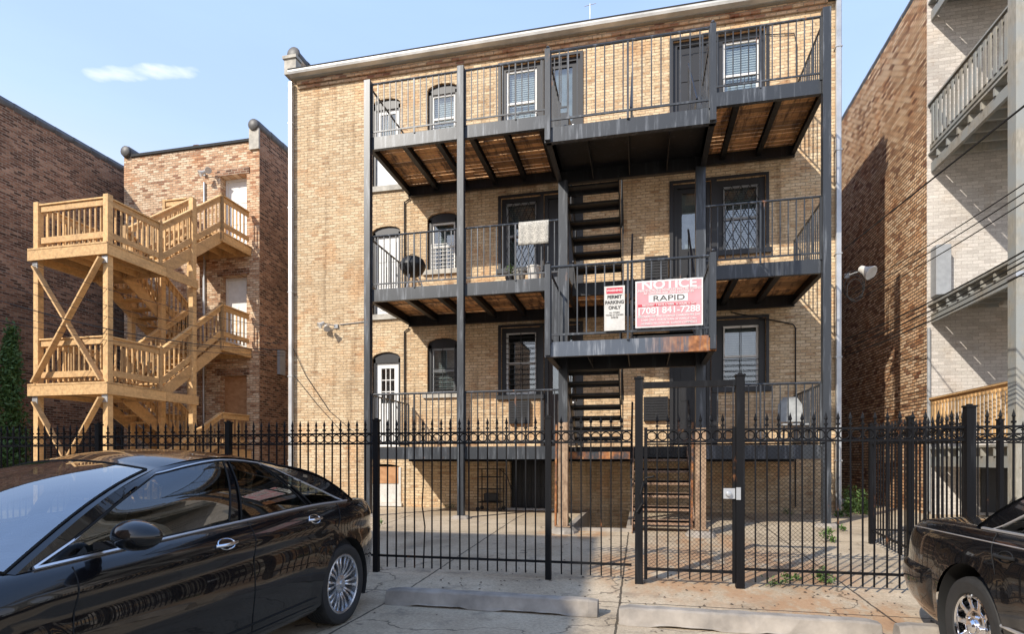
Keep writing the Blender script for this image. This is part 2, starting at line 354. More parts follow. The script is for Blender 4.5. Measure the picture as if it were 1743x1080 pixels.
# ---------------------------------------------------------------- wall with openings
def arc_pts(x0, x1, z1, rise, n=8):
    c = (x0 + x1) / 2; hw = (x1 - x0) / 2
    return [(c - hw * math.cos(math.pi * i / n), z1 - rise + rise * math.sin(math.pi * i / n)) for i in range(n + 1)]
def wall(mb, x0, x1, z0, z1, Y, holes, depth=.28):
    """front wall in the plane Y; holes: (x0,x1,z0,z1,rise)"""
    xs = sorted({x0, x1} | {h[0] for h in holes} | {h[1] for h in holes}); zs = sorted({z0, z1} | {h[2] for h in holes} | {h[3] for h in holes})
    for i in range(len(xs) - 1):
        for j in range(len(zs) - 1):
            cx, cz = (xs[i] + xs[i + 1]) / 2, (zs[j] + zs[j + 1]) / 2
            if any(h[0] < cx < h[1] and h[2] < cz < h[3] for h in holes): continue
            mb.add([(xs[i], Y, zs[j]), (xs[i + 1], Y, zs[j]), (xs[i + 1], Y, zs[j + 1]), (xs[i], Y, zs[j + 1])], [(0, 1, 2, 3)])
    for (a, c, d, e, rise) in holes:
        sp = e - rise
        for x in (a, c): mb.add([(x, Y, d), (x, Y + depth, d), (x, Y + depth, sp), (x, Y, sp)], [(0, 1, 2, 3)])
        mb.add([(a, Y, d), (c, Y, d), (c, Y + depth, d), (a, Y + depth, d)], [(0, 1, 2, 3)])
        if rise:
            p = arc_pts(a, c, e, rise)
            for k in range(len(p) - 1):
                (ax, az), (bx, bz) = p[k], p[k + 1]
                mb.add([(ax, Y, az), (bx, Y, bz), (bx, Y, e), (ax, Y, e)], [(0, 1, 2, 3)])
                mb.add([(ax, Y, az), (bx, Y, bz), (bx, Y + depth, bz), (ax, Y + depth, az)], [(0, 1, 2, 3)])
        else: mb.add([(a, Y, e), (c, Y, e), (c, Y + depth, e), (a, Y + depth, e)], [(0, 1, 2, 3)])
W = 13.35
GA = gz(W)
# openings (x0,x1,z0,z1,rise)
FL = [1.66, 4.93, 8.085]
doorA = [(-6.52, -5.77, 1.72, 4.07, .16), (-6.52, -5.77, 5.0, 7.19, .14), (-6.52, -5.77, 8.17, 10.35, .14)]
winB = [(-5.07, -4.29, 3.01, 4.36, .16), (-5.07, -4.29, 6.0, 7.40, .14), (-5.07, -4.29, 9.12, 10.52, .14)]
recC = [(-3.22, -1.33, 2.93, 4.52, 0), (-3.22, -1.33, 5.9, 7.58, 0), (-3.22, -1.33, 9.05, 10.78, 0)]
winC = [(-3.22, -2.28, 2.93, 4.52, 0), (-3.22, -2.28, 5.9, 7.58, 0), (-3.22, -2.28, 9.05, 10.72, 0)]
dorC = [(-2.2, -1.36, FL[i] + .06, (4.52, 7.58, 10.72)[i], 0) for i in range(3)]
dorD = [(.70, 1.5, FL[i] + .06, (4.46, 7.52, 10.68)[i], 0) for i in range(3)]
winE = [(1.62, 2.62, 2.98, 4.46, 0), (1.62, 2.62, 5.95, 7.52, 0), (1.62, 2.62, 9.05, 10.68, 0)]
baseA = (-6.62, -5.78, .34, 1.30, .1); baseC = (-3.0, -2.05, .23, 1.36, 0)
holes = doorA + winB + winC + dorC + dorD + winE + [baseA, baseC]
BLD = thing('apartment_building', 'three storey buff brick apartment building behind the black steel balconies', 'building', (-2.4, W, GA))
b = MB(); LX, RX, TOPZ = -8.86, 4.10, 11.03
wall(b, LX, RX, -.7, TOPZ, W, holes)
b.add([(LX, W, -.2), (LX, 32, -.2), (LX, 32, TOPZ), (LX, W, TOPZ)], [(0, 1, 2, 3)])
b.add([(RX, W, -.2), (RX, 32, -.2), (RX, 32, TOPZ), (RX, W, TOPZ)], [(0, 1, 2, 3)])
b.add([(LX, 32, -.2), (RX, 32, -.2), (RX, 32, TOPZ), (LX, 32, TOPZ)], [(0, 1, 2, 3)])
b.build('wall', M['buff'], BLD)
b = MB(); b.box(LX + .02, RX - .02, W + .02, 31.9, TOPZ - .12, TOPZ + .03); b.build('roof', M['roofing'], BLD)
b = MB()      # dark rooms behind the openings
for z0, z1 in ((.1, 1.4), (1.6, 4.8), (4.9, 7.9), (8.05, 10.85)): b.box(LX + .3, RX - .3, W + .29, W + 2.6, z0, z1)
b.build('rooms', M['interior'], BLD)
# cornice, soffit, gutter
GX = aX(489, W - .34)
b = MB(); b.box(LX + .31, RX - .29, W - .05, W - .003, 10.88, 10.96); b.box(LX + .31, RX - .29, W - .10, W - .003, 10.962, 11.06); b.build('cornice', M['pinkish'], BLD)
b = MB(); b.box(GX + .01, RX - .1, W - .20, W + .3, 11.062, 11.10); b.build('soffit', M['oldwood'], BLD)
b = MB(); prof = [(0, 0), (-.13, .02), (-.15, .10), (-.16, .13), (-.14, .135), (-.12, .03), (0, .02)]
b.prism([(GX, W - .20 + y, 11.06 + z) for y, z in [(0, .02), (-.12, .04), (-.14, .09), (-.14, .13), (0, .13)]], (RX - GX - .04, 0, 0)); b.build('gutter', M['gutter'], BLD)
b = MB(); b.box(GX, RX - .03, W - .345, W + .3, 11.193, 11.225); b.build('roof_edge', M['roofing'], BLD)
for x0, x1 in ((LX - .0, LX + .30), (RX - .28, RX + .0)):
    b = MB(); b.box(x0 + .004, x1 - .004, W + .1, 31, TOPZ + .02, 11.75); pp = b.build('parapet', M['pinkish'], BLD)
    c = MB(); c.lathe([(0, 0), (.10, .0), (.17, .03), (.18, .07), (.15, .10), (.15, .5), (0, .5)], ((x0 + x1) / 2, W - .05, 11.84), 'Y', 14)
    for k in range(10): c.lathe([(.17, 0), (.19, .02), (.185, .58), (.17, .6)], ((x0 + x1) / 2, W + .46 + k * .6, 11.80), 'Y', 12)
    c.build('coping', M['tile'], pp, smooth=40)
# corbelled end pier heads
for x0 in (LX, RX - .30):
    b = MB(); b.box(x0 - .02, x0 + .31, W - .14, W + .09, 11.24, 11.62); b.box(x0 - .05, x0 + .34, W - .18, W + .09, 11.622, 11.70); b.build('pier_head', M['stone'], BLD)
b = MB(); v = at(1080, 12, 18); b.box(v.x - .13, v.x + .13, 18, 18.3, 11, 12.95); b.box(v.x - .17, v.x + .17, 17.96, 18.34, 12.952, 13.02)
b.lathe([(.06, 0), (.06, .35), (.11, .36), (.11, .42), (0, .46)], (v.x + .02, 18.15, 13.02), 'Z', 10); b.build('chimney', M['tile'], BLD)
v2 = at(1004, 6, 20); b = MB(); b.tube([(v2.x, 20, 11), (v2.x, 20, v2.z)], .015); b.tube([(v2.x - .2, 20, v2.z - .06), (v2.x + .2, 20, v2.z - .02)], .01); b.build('antenna', M['metal'], BLD)
# downspouts
def downspout(px, zt, parent, yw, m=M['metal'], zb=None, name='downspout', wd=.1, x=None):
    X = aX(px, yw - .08) if x is None else x; b = MB(); zb = gz(yw) + .05 if zb is None else zb
    b.box(X - wd / 2, X + wd / 2, yw - .13, yw - .03, zb, zt)
    for k in range(5):
        z = zb + (zt - zb) * (k + .5) / 5; b.box(X - wd / 2 - .02, X + wd / 2 + .02, yw - .14, yw - .002, z, z + .03)
    return b.build(name, m, parent, bevel=.008)
downspout(495, 11.05, BLD, W); downspout(1419, 11.05, BLD, W, x=RX - .09)
# ---- windows and doors of the main building
def grid_bars(b, x0, x1, z0, z1, y, nx, nz, r=.006):
    for i in range(nx + 1):
        x = x0 + (x1 - x0) * i / nx; b.bar((x, y, z0), (x, y, z1), r * 2, r * 2)
    for j in range(nz + 1):
        z = z0 + (z1 - z0) * j / nz; b.bar((x0, y - .012, z), (x1, y - .012, z), r * 2, r * 2)
def window(parent, op, Y, framem, blind='blind', bl=(0, 1), grille=None, sill=True, inner=None, name='window', outer=M['darkframe'], ow=.09, sillm=None, split=.5, sillw=.1):
    x0, x1, z0, z1, rise = op; e = .004; b = MB(); zt = z1 - rise
    b.box(x0 + e, x0 + ow, Y + .06, Y + .2, z0 + e, zt); b.box(x1 - ow, x1 - e, Y + .06, Y + .2, z0 + e, zt)
    if rise:
        p = arc_pts(x0 + e, x1 - e, z1 - e, rise); pl = [(x, Y + .06, z) for x, z in p]; b.prism(pl + [(x1 - e, Y + .06, zt - .08), (x0 + e, Y + .06, zt - .08)], (0, .12, 0))
        ztop = zt - .08
    else: b.box(x0 + e, x1 - e, Y + .062, Y + .198, zt - ow, zt - e); ztop = zt - ow
    fr = b.build(name, outer, parent)
    ax, bx, az = x0 + ow, x1 - ow, z0 + e
    m = MB(); t = .045; y0, y1 = Y + .10, Y + .15
    m.box(ax, ax + t, y0, y1, az, ztop); m.box(bx - t, bx, y0, y1, az, ztop); m.box(ax + t, bx - t, y0, y1, ztop - t, ztop); m.box(ax + t, bx - t, y0, y1, az, az + t * 1.4)
    zm = az + (ztop - az) * split; m.box(ax + t, bx - t, y0 - .012, y1 - .004, zm - .02, zm + .025)
    m.build('sash', framem, fr)
    g = MB(); g.box(ax + t * .5, bx - t * .5, Y + .124, Y + .130, az + .01, ztop - .01); g.build('pane', M['glass'], fr)
    if blind:
        k = MB(); za = az + (ztop - az) * bl[0]; zc = az + (ztop - az) * bl[1]
        nn = int((zc - za) / .05)
        for i in range(nn):
            z = za + (zc - za) * i / nn; k.add([(ax + .02, Y + .20, z), (bx - .02, Y + .20, z), (bx - .02, Y + .222, z + (zc - za) / nn * 1.0), (ax + .02, Y + .222, z + (zc - za) / nn * 1.0)], [(0, 1, 2, 3)])
        k.build('blind', M[blind], fr)
    if grille:
        q = MB(); gx0, gx1, gz0, gz1 = ax + .0, bx - .0, az + .0, ztop - .02; y = Y + .035
        if grille[0] == 'grid':
            grid_bars(q, gx0, gx1, gz0, gz0 + (gz1 - gz0) * grille[3], y, grille[1], grille[2])
        elif grille[0] == 'diamond':
            q.bar((gx0, y, gz0), (gx0, y, gz1), .015, .015); q.bar((gx1, y, gz0), (gx1, y, gz1), .015, .015)
            for z in (gz0, gz1): q.bar((gx0, y - .02, z), (gx1, y - .02, z), .015, .015)
            s = (gx1 - gx0) / grille[1]; hh = s * 1.7; nz_ = int((gz1 - gz0) / hh); hh = (gz1 - gz0) / nz_
            for i in range(grille[1]):
                for j in range(nz_):
                    xa = gx0 + i * s; za = gz0 + j * hh
                    q.bar((xa, y - .010, za), (xa + s, y - .010, za + hh), .012, .012); q.bar((xa + s, y + .012, za), (xa, y + .012, za + hh), .012, .012)
        elif grille[0] == 'hbars':
            for j in range(grille[1] + 1):
                z = gz0 + (gz1 - gz0) * grille[2] * j / grille[1]; q.bar((gx0, y, z), (gx1, y, z), .014, .014)
            for x in (gx0, (gx0 + gx1) / 2, gx1): q.bar((x, y - .016, gz0), (x, y - .016, gz1 * .999), .014, .014)
        q.build('security_grille', M['steel_dark'] if grille[-1] != 'w' else M['whitepaint'], fr)
    if sill:
        q = MB(); q.box(x0 - sillw, x1 + sillw, Y - .07, Y + .07, z0 - .11, z0 + .002); q.build('sill', sillm or M['stone'], fr)
    return fr
def door(parent, op, Y, leafm, style='plain', outer=M['darkframe'], sill=True, ow=.07, name='door'):
    x0, x1, z0, z1, rise = op; e = .004; b = MB(); zt = z1 - rise
    b.box(x0 + e, x0 + ow, Y + .05, Y + .2, z0 + e, zt); b.box(x1 - ow, x1 - e, Y + .05, Y + .2, z0 + e, zt); 
    if rise:
        p = arc_pts(x0 + e, x1 - e, z1 - e, rise); b.prism([(x, Y + .05, z) for x, z in p] + [(x1 - e, Y + .05, zt - .10), (x0 + e, Y + .05, zt - .10)], (0, .15, 0)); ztop = zt - .10
    else: b.box(x0 + e, x1 - e, Y + .052, Y + .198, zt - ow, zt - e); ztop = zt - ow
    fr = b.build(name, outer, parent); ax, bx = x0 + ow, x1 - ow; az = z0 + .01
    m = MB(); y0, y1 = Y + .10, Y + .15
    if style == 'nine':
        hz = az + (ztop - az) * .52; s = .13
        m.box(ax, bx, y0, y1, az, hz); m.box(ax, ax + s, y0, y1, hz, ztop - s); m.box(bx - s, bx, y0, y1, hz, ztop - s); m.box(ax, bx, y0, y1, ztop - s, ztop)
        for i in (1, 2):
            x = ax + s + (bx - ax - 2 * s) * i / 3; m.box(x - .01, x + .01, y0 + .01, y1 - .01, hz, ztop - s)
            z = hz + (ztop - s - hz) * i / 3; m.box(ax + s, bx - s, y0 + .012, y1 - .012, z - .01, z + .01)
        for zz in (az + .12, ): m.box(ax + .1, bx - .1, y0 - .012, y0 - .001, zz, hz - .12)
    elif style == 'halfglass':
        hz = az + (ztop - az) * .45; s = .1
        m.box(ax, bx, y0, y1, az, hz); m.box(ax, ax + s, y0, y1, hz, ztop - s); m.box(bx - s, bx, y0, y1, hz, ztop - s); m.box(ax, bx, y0, y1, ztop - s, ztop)
    else:
        m.box(ax, bx, y0, y1, az, ztop); w_ = (bx - ax)
        for i in range(2):
            for j in range(3):
                xa = ax + w_ * (.12 + i * .42); za = az + (ztop - az) * (.06 + j * .31); m.box(xa, xa + w_ * .34, y0 - .012, y0 - .001, za, za + (ztop - az) * .25)
    lf = m.build('leaf', leafm, fr)
    if style in ('nine', 'halfglass'):
        g = MB(); g.box(ax + .05, bx - .05, Y + .123, Y + .128, hz - .02, ztop - .05); g.build('pane', M['glass'], fr)
        g = MB(); g.box(ax + .02, bx - .02, Y + .21, Y + .22, hz - .02, ztop); g.build('curtain', M['curtain'] if style == 'halfglass' else M['interior'], fr)  # nine-lite door has no curtain: a dark sheet stands for the unlit room
    k = MB(); k.lathe([(0, -.06), (.02, -.055), (.028, -.035), (.012, -.02), (.012, 0)], (bx - .07, y0, z0 + 1.0), 'Y', 10); k.build('handle', M['metal'], lf)
    if sill:
        q = MB(); q.box(x0 - .06, x1 + .06, Y - .06, Y + .07, z0 - .13, z0 + .002); q.build('threshold', M['stone'], fr)
    return fr
door(BLD, doorA[0], W, M['whitepaint'], 'nine')
door(BLD, doorA[1], W, M['whitepaint'], 'plain'); 
door(BLD, doorA[2], W, M['whitepaint'], 'halfglass')
window(BLD, winB[0], W, M['greypaint'], 'curtain', (.1, 1), ('hbars', 6, .55, 'd'))
window(BLD, winB[1], W, M['whitepaint'], 'curtain', (.45, 1), ('grid', 6, 7, .55, 'w'))
window(BLD, winB[2], W, M['whitepaint'], 'blind', (.0, 1), ('grid', 5, 3, .3, 'd'))
window(BLD, winC[0], W, M['whitepaint'], None, (.0, 1), ('hbars', 12, 1, 'd'), ow=.10, sillm=M['darkframe'])
window(BLD, winC[1], W, M['greypaint'], 'curtain', (.0, 1), ('diamond', 4, 'd'), ow=.10, sillm=M['darkframe'])
window(BLD, winC[2], W, M['whitepaint'], 'blind', (.18, 1), ('grid', 5, 4, .3, 'd'), ow=.10, sillm=M['darkframe'])
window(BLD, winE[0], W, M['whitepaint'], 'curtain', (.45, 1), ('hbars', 5, .45, 'd'), ow=.13, sillm=M['darkframe'])
window(BLD, winE[1], W, M['greypaint'], 'curtain', (.0, 1), ('diamond', 4, 'd'), ow=.13, sillm=M['darkframe'])
window(BLD, winE[2], W, M['whitepaint'], 'blind', (.3, 1), ('grid', 5, 4, .45, 'd'), ow=.13, sillm=M['darkframe'])
for i in range(3):
    door(BLD, dorC[i], W, (M['darkwood'], M['darkframe'], M['darkframe'])[i], ('halfglass', 'plain', 'halfglass')[i], ow=.09, sill=False)
    door(BLD, dorD[i], W, M['darkframe'], ('plain', 'halfglass', 'plain')[i], ow=.09, sill=False)
# dark painted timber trim round each window and door bay
b = MB()
for i in range(3):
    z1 = (4.52, 7.58, 10.72)[i]; z0 = FL[i] + .05
    b = MB(); b.box(-2.278, -2.202, W - .03, W + .10, z0, z1 - .002); b.box(-3.29, -3.222, W - .03, W - .002, (2.93, 5.9, 9.05)[i], z1 + .06); b.box(-3.221, -1.29, W - .03, W - .002, z1 + .001, z1 + .06); b.box(-1.358, -1.29, W - .031, W - .002, z0, z1)
    b.build('bay_trim', M['darkframe'], BLD); b = MB()
    z1 = (4.46, 7.52, 10.68)[i]
    b.box(1.502, 1.618, W - .03, W + .10, z0, z1 - .002); b.box(2.622, 2.68, W - .03, W - .002, (2.98, 5.95, 9.05)[i], z1 + .06); b.box(.62, 2.621, W - .03, W - .002, z1 + .001, z1 + .06); b.box(.62, .698, W - .031, W - .002, z0, z1)
    b.build('bay_trim', M['darkframe'], BLD)
# basement openings
x0, x1, z0, z1, r_ = baseA
b = MB(); b.box(x0 + .004, x1 - .004, W + .05, W + .09, z0, z1 - .1); bw_ = b.build('boarded_window', M['offwhite'], BLD)
b = MB(); b.box(x0 + .06, x1 - .06, W + .03, W + .048, .82, z1 - .07); b.build('board', M['plywood'], bw_)
b = MB()
for a, c, d, e in ((x0 - .03, x0 + .03, z0, z1), (x1 - .03, x1 + .03, z0, z1)): b.box(a, c, W - .02, W + .02, d, e - .08)
b.box(x0 - .06, x1 + .06, W - .06, W - .001, z0 - .08, z0 - .001); b.build('surround', M['offwhite'], bw_)
x0, x1, z0, z1, r_ = baseC
b = MB(); b.box(x0 + .004, x1 - .004, W + .12, W + .16, z0 + .01, z1 - .004); bd = b.build('basement_door', M['darkframe'], BLD)
b = MB()
for i in range(9):
    x = x0 + .03 + (x1 - x0 - .06) * i / 8; b.bar((x, W + .03, z0 + .02), (x, W + .03, z1 - .01), .016, .016)
for z in (z0 + .05, z0 + .55, z1 - .06): b.bar((x0 + .01, W + .048, z), (x1 - .01, W + .048, z), .016, .03)
b.build('security_gate', M['steel_dark'], bd)
b = MB(); b.box(x0 - .12, x1 + .12, W - .22, W - .001, z0 - .02, z0 + .045); b.build('threshold', M['offwhite'], bd)
# vents / covered openings
for (pa, pb, pc, pd) in ((867, 902, 684, 722), (1095, 1136, 677, 717), (1097, 1136, 440, 480)):
    p = at(pa, pc, W); q = at(pb, pd, W); b = MB(); b.box(p.x, q.x, W - .10, W - .002, q.z, p.z); vt = b.build('air_conditioner', M['darkframe'], BLD)
    b = MB()
    for k in range(9): z = q.z + .03 + (p.z - q.z - .06) * k / 8; b.box(p.x + .03, q.x - .03, W - .112, W - .101, z - .01, z + .008)
    b.build('louvre', M['steel_dark'], vt)
# conduits
def conduit(pts, r, name='conduit', m=M['greypaint'], parent=BLD): b = MB(); b.tube(pts, r, 6); return b.build(name, m, parent, smooth=50)
x = aX(1353, W); conduit([(x, W - .03, .4), (x, W - .03, 4.2), (x - .05, W - .03, 4.28), (1.9, W - .03, 4.6)], .014, m=M['steel_dark'])
x = aX(689, W); conduit([(x, W - .03, 1.8), (x, W - .03, 4.55), (x + .12, W - .03, 4.62)], .018, m=M['steel_dark']); conduit([(x, W - .03, 5.1), (x, W - .03, 7.72), (x + .15, W - .03, 7.8)], .018, m=M['steel_dark'])
p = at(1355, 70, W); conduit([(p.x, W - .03, 9.3), (p.x, W - .03, 10.2), (p.x - .05, W - .03, 10.45), (p.x - .9, W - .03, 10.55), (p.x - 2.4, W - .03, 10.5)], .01, m=M['wire'])
conduit([at(497, 590, W - .05), at(520, 640, W - .03), at(560, 700, W - .03), at(600, 735, W - .03)], .008, m=M['wire'])
conduit([at(500, 640, W - .04), at(540, 690, W - .03), at(585, 740, W - .03)], .006, m=M['wire'])
# flood lights
def floodlight(px, py, Y, s, label, arm_dir, heads=2):
    v = at(px, py, Y); t = thing('flood_light', label, 'flood light', v)
    b = MB(); b.box(-.05, .05, -.02, .02, -.05, .05); b.tube([(0, 0, 0), (arm_dir * .12, -.08, .03), (arm_dir * .30, -.16, .05)], .012); b.build('bracket', M['greypaint'], t, local=True)
    for k in range(heads):
        c = Vector((arm_dir * (.30 - .16 * k), -.18 - .05 * k, .03 - .10 * k)); b = MB()
        d = Vector((arm_dir * (.5 - k), -.6, -.55)).normalized(); u = d.cross(Vector((0, 0, 1))).normalized(); w2 = d.cross(u); prof = [(.015, -.09), (.04, -.07), (.05, 0), (.085, .08), (.08, .085), (0, .07)]
        n = 14; vs = [c + u * (r * math.cos(a * 2 * math.pi / n)) * s + w2 * (r * math.sin(a * 2 * math.pi / n)) * s + d * h * s for r, h in prof for a in range(n)]
        b.add(vs, [(i * n + a, i * n + (a + 1) % n, (i + 1) * n + (a + 1) % n, (i + 1) * n + a) for i in range(len(prof) - 1) for a in range(n)]); b.build('lamp_head', M['offwhite'], t, local=True, smooth=50)
    return t
floodlight(572, 556, W - .02, 1.0, 'small white twin flood light on the blank buff brick wall left of the balconies', -1)
conduit([at(578, 553, W - .02), at(622, 548, W - .02)], .010)
floodlight(1441, 470, W + .35, 1.8, 'white round flood light at the right corner of the main building', 1, 1)
b = MB()
for k in range(3):
    c = at(1452, 485 + 6 * k, W + .2); pts = [c + Vector((.22 * math.cos(a * .35) * (1 - .15 * k), -.05 * k, .3 * math.sin(a * .35) * (1 - .1 * k))) for a in range(18)]; b.tube(pts, .008, 5, closed=True)
o = b.build('cable_coil', M['wire']); tag(o, 'coil of black cable hanging under the corner flood light', 'cable')
# ---------------------------------------------------------------- steel balconies
DF = 11.13; PF, PB = 8.44, 9.75; DX0, DX1 = -5.51, 3.16; NX0, NX1 = -1.36, 1.0; NY = 11.62
POR = thing('steel_balconies', 'black steel balconies and switchback stair on the back of the buff brick building', 'balcony structure', (-1.2, 11.1, gz(11)))
g0 = gz(11)
def channel(b, p, q, h, w=.07, side=0):
    """C channel: web plus two flanges; p, q = bottom centre of the web"""
    p = Vector(p); q = Vector(q); d = (q - p).normalized(); s = d.cross(Vector((0, 0, 1))).normalized() * side
    up = Vector((0, 0, 1)); c = up * (h / 2)
    b.bar(p + c, q + c, .012, h); 
    for z in (.006, h - .006): b.bar(p + up * z + s * (w / 2 + .0065), q + up * z + s * (w / 2 + .0065), w, .012)
def post(b, x, y, z0, z1, w=.13):
    b.box(x - w / 2, x + w / 2, y - w / 2, y + w / 2, z0, z1); b.box(x - w * .7, x + w * .7, y - w * .7, y + w * .7, z0, z0 + .015)
PX = [-5.51, -3.5, 3.16]
for i, x in enumerate(PX):
    b = MB(); post(b, x, DF - .03, gz(DF) - .02, (9.24, 9.24, 9.28)[i], .13)
    pt = b.build('post', M['steel'], POR)
    f = MB(); f.lathe([(0, .06), (.15, .055), (.21, .02), (.24, -.05)], (x, DF - .03, gz(DF)), 'Z', 9)
    f.build('footing', M['concrete'], pt)
for i, (x, top) in enumerate(((-1.27, 6.07), (.93, 6.07))):
    b = MB(); post(b, x, PB - .02, gz(PB) - .02, top, .15); b.build('post', M['steel'], POR, label='tall stair post with rust at its foot')
    f = MB(); f.lathe([(0, .10), (.17, .09), (.24, .03), (.27, -.05)], (x, PB, gz(PB)), 'Z', 9); f.build('footing', M['concrete'], POR)
for x in (-1.27, .93):
    b = MB(); b.box(x - .078, x + .078, PB - .101, PB + .061, gz(PB), 2.02 if x < 0 else 1.9); b.box(x - .12, x + .12, PB - .14, PB + .10, gz(PB) + .1, gz(PB) + .115); b.build('rusted_sleeve', M['rusttan'], POR)
# rusty lower legs beside the stair posts
for x in (-1.42, .80):
    b = MB(); b.bar((x, PB + .1, gz(PB)), (x + .02, PB + .08, 2.0), .10, .03, up=(1, 0, 0)); b.build('rusty_strap', M['steel_rusty'], POR)
for fi, z in enumerate(FL):
    h = .25; b = MB(); zb = z - h
    channel(b, (DX0 + .07, DF, zb), (NX0, DF, zb), h, side=-1); b.build('edge_beam', M['steel'], POR); b = MB(); channel(b, (NX1, DF, zb), (DX1 - .07, DF, zb), h, side=-1)
    b.build('edge_beam', M['steel'], POR)
    b = MB()
    channel(b, (DX0, DF + .05, zb), (DX0, W - .02, zb), h, side=1); channel(b, (DX1, DF + .05, zb), (DX1, W - .02, zb), h, side=-1)
    channel(b, (NX0, DF + .02, zb), (NX0, W - .02, zb), h, side=-1); channel(b, (NX1, DF + .02, zb), (NX1, W - .02, zb), h, side=1)
    channel(b, (NX0 + .02, NY, zb), (NX1 - .02, NY, zb), h, side=-1)
    xs = [DX0 + .72 * k for k in range(1, 6)] + [NX1 + .72 * k for k in (1, 2)]
    for x in xs: b.bar((x, DF + .02, zb + .06), (x, W - .1, zb + .06), .10, .012); b.bar((x, DF + .02, zb + .14), (x, W - .1, zb + .14), .012, .15); b.bar((x, DF + .02, zb + .213), (x, W - .1, zb + .213), .08, .012)
    b.box(DX0, DX1, W - .10, W - .085, zb - .04, z - .04); b.box(DX0, DX1, W - .18, W - .10, zb - .052, zb - .04)
    b.build('joists', M['steel_dark'], POR)
    b = MB(); random.seed(10 + fi); y = DF + .02
    while y < W - .1:
        wd = .138; a0, a1 = DX0 + .02, DX1 - .02
        cuts = [a0, random.uniform(-4.2, -3), random.uniform(-2.2, -1.6), random.uniform(-.2, .6), random.uniform(1.4, 2.2), a1]
        for k in range(5):
            xa, xb = cuts[k] + .002, cuts[k + 1] - .002
            if y < NY:
                if xa > NX0 and xb < NX1: continue
                if xa < NX0 < xb: xb = NX0
                elif xa < NX1 < xb: xa = NX1
                if xb - xa < .05 or (xa >= NX0 and xb <= NX1): continue
            b.box(xa, xb, y, y + wd - random.uniform(.010, .03), z - .034, z + random.uniform(-.002, .003))
        y += .145
    b.build('deck_boards', M['plank'], POR)
# landings of the switchback stair
LZ = [3.12, 6.27]
for li, z in enumerate(LZ):
    h = .215; b = MB(); zb = z - h
    channel(b, (NX0 - .02, PF, zb), (NX1 + .02, PF, zb), h, side=-1)
    b.build('landing_edge', M['steel_edge' if li == 0 else 'steel'], POR, label='streaked landing edge rusting orange at its right end' if li == 0 else None)
    b = MB(); channel(b, (NX0, PF + .02, zb), (NX0, PB, zb), h, side=1); channel(b, (NX1, PF + .02, zb), (NX1, PB, zb), h, side=-1)
    channel(b, (NX0 + .02, PB, zb), (NX1 - .02, PB, zb), h, side=-1)
    for k in range(1, 4): x = NX0 + (NX1 - NX0) * k / 4; b.bar((x, PF + .02, zb + .1), (x, PB - .02, zb + .1), .012, .16)
    b.box(NX0 + .02, NX1 - .02, PF + .02, PB + .10, z - .012, z - .002)
    b.build('landing_plate', M['steel_dark'], POR)
# flights
def flight(x0, x1, ya, za, yb, zb, n, name='stair_flight', m=None, tread_t=.035):
    """n treads between (ya,za) and (yb,zb)"""
    m = m or M['steel_dark']; b = MB(); rise = (zb - za) / (n + 1); run = (yb - ya) / (n + 1)
    for x in (x0 + .02, x1 - .02): b.bar((x, ya, za - .06), (x, yb - run * .2, zb - .10), .014, .24)
    for k in range(1, n + 1):
        yc = ya + run * k; zc = za + rise * k; b.box(x0 + .03, x1 - .03, yc - .13, yc + .13, zc - tread_t, zc)
        b.box(x0 + .03, x1 - .03, yc - .13 * (1 if run > 0 else -1), yc - .12 * (1 if run > 0 else -1), zc - .075, zc)
    f = b.build(name, m, POR)
    for x in (x0, x1):
        r = MB(); r.tube([(x, ya, za + .92), (x, yb - run * .5, zb + .85)], .019, 6)
        for t in (.08, .5, .92): r.bar((x, ya + (yb - ya) * t, za + (zb - za) * t), (x, ya + (yb - ya) * t, za + (zb - za) * t + .9), .02, .02)
        r.build('handrail', M['steel_dark'], f)
LA, LB, RA_, RB = NX0 + .10, -.34, -.16, NX1 - .12
flight(LA, LB, NY, FL[0], PB, LZ[0], 7); flight(LA, LB, NY, FL[1], PB, LZ[1], 6)
flight(RA_, RB, PB, LZ[0], NY, FL[1], 8); flight(RA_, RB, PB, LZ[1], NY, FL[2], 8)
flight(RA_, RB, PB + .1, gz(PB), NY, FL[0], 6, m=M['rusttread'])
# railings
def railing(p, q, z, hgt=1.09, sp=.125, parent=POR, posts=True, name='railing', m=None, r=.009, lower=.10, ends=(0, 0)):
    p = Vector((p[0], p[1], z)); q = Vector((q[0], q[1], z)); d = q - p; L = d.length; b = MB(); up = Vector((0, 0, 1))
    b.tube([p + up * hgt, q + up * hgt], .021, 7); b.bar(p + up * lower, q + up * lower, .02, .03)
    n = max(2, int(L / sp))
    for i in range(1, n):
        c = p + d * (i / n); b.bar(c + up * (lower + .0), c + up * (hgt - .015), r * 2, r * 2, up=(0, 1, 0))
    k = max(1, round(L / 1.2))
    for i in range(k + 1): c = p + d * (i / k); b.bar(c + up * (-.02), c + up * (hgt - .01), .03, .03, up=(0, 1, 0))
    return b.build(name, m or M['steel'], parent)
for fi, z in enumerate(FL):
    y = DF - .01
    railing((DX0 + .08, y), (-3.58, y), z); railing((-3.42, y), (NX0 - .01, y), z)
    railing((NX1 + .10, y), (DX1 - .08, y), z)
    railing((DX0, DF + .08), (DX0, W - .1), z); railing((DX1, DF + .08), (DX1, W - .1), z)
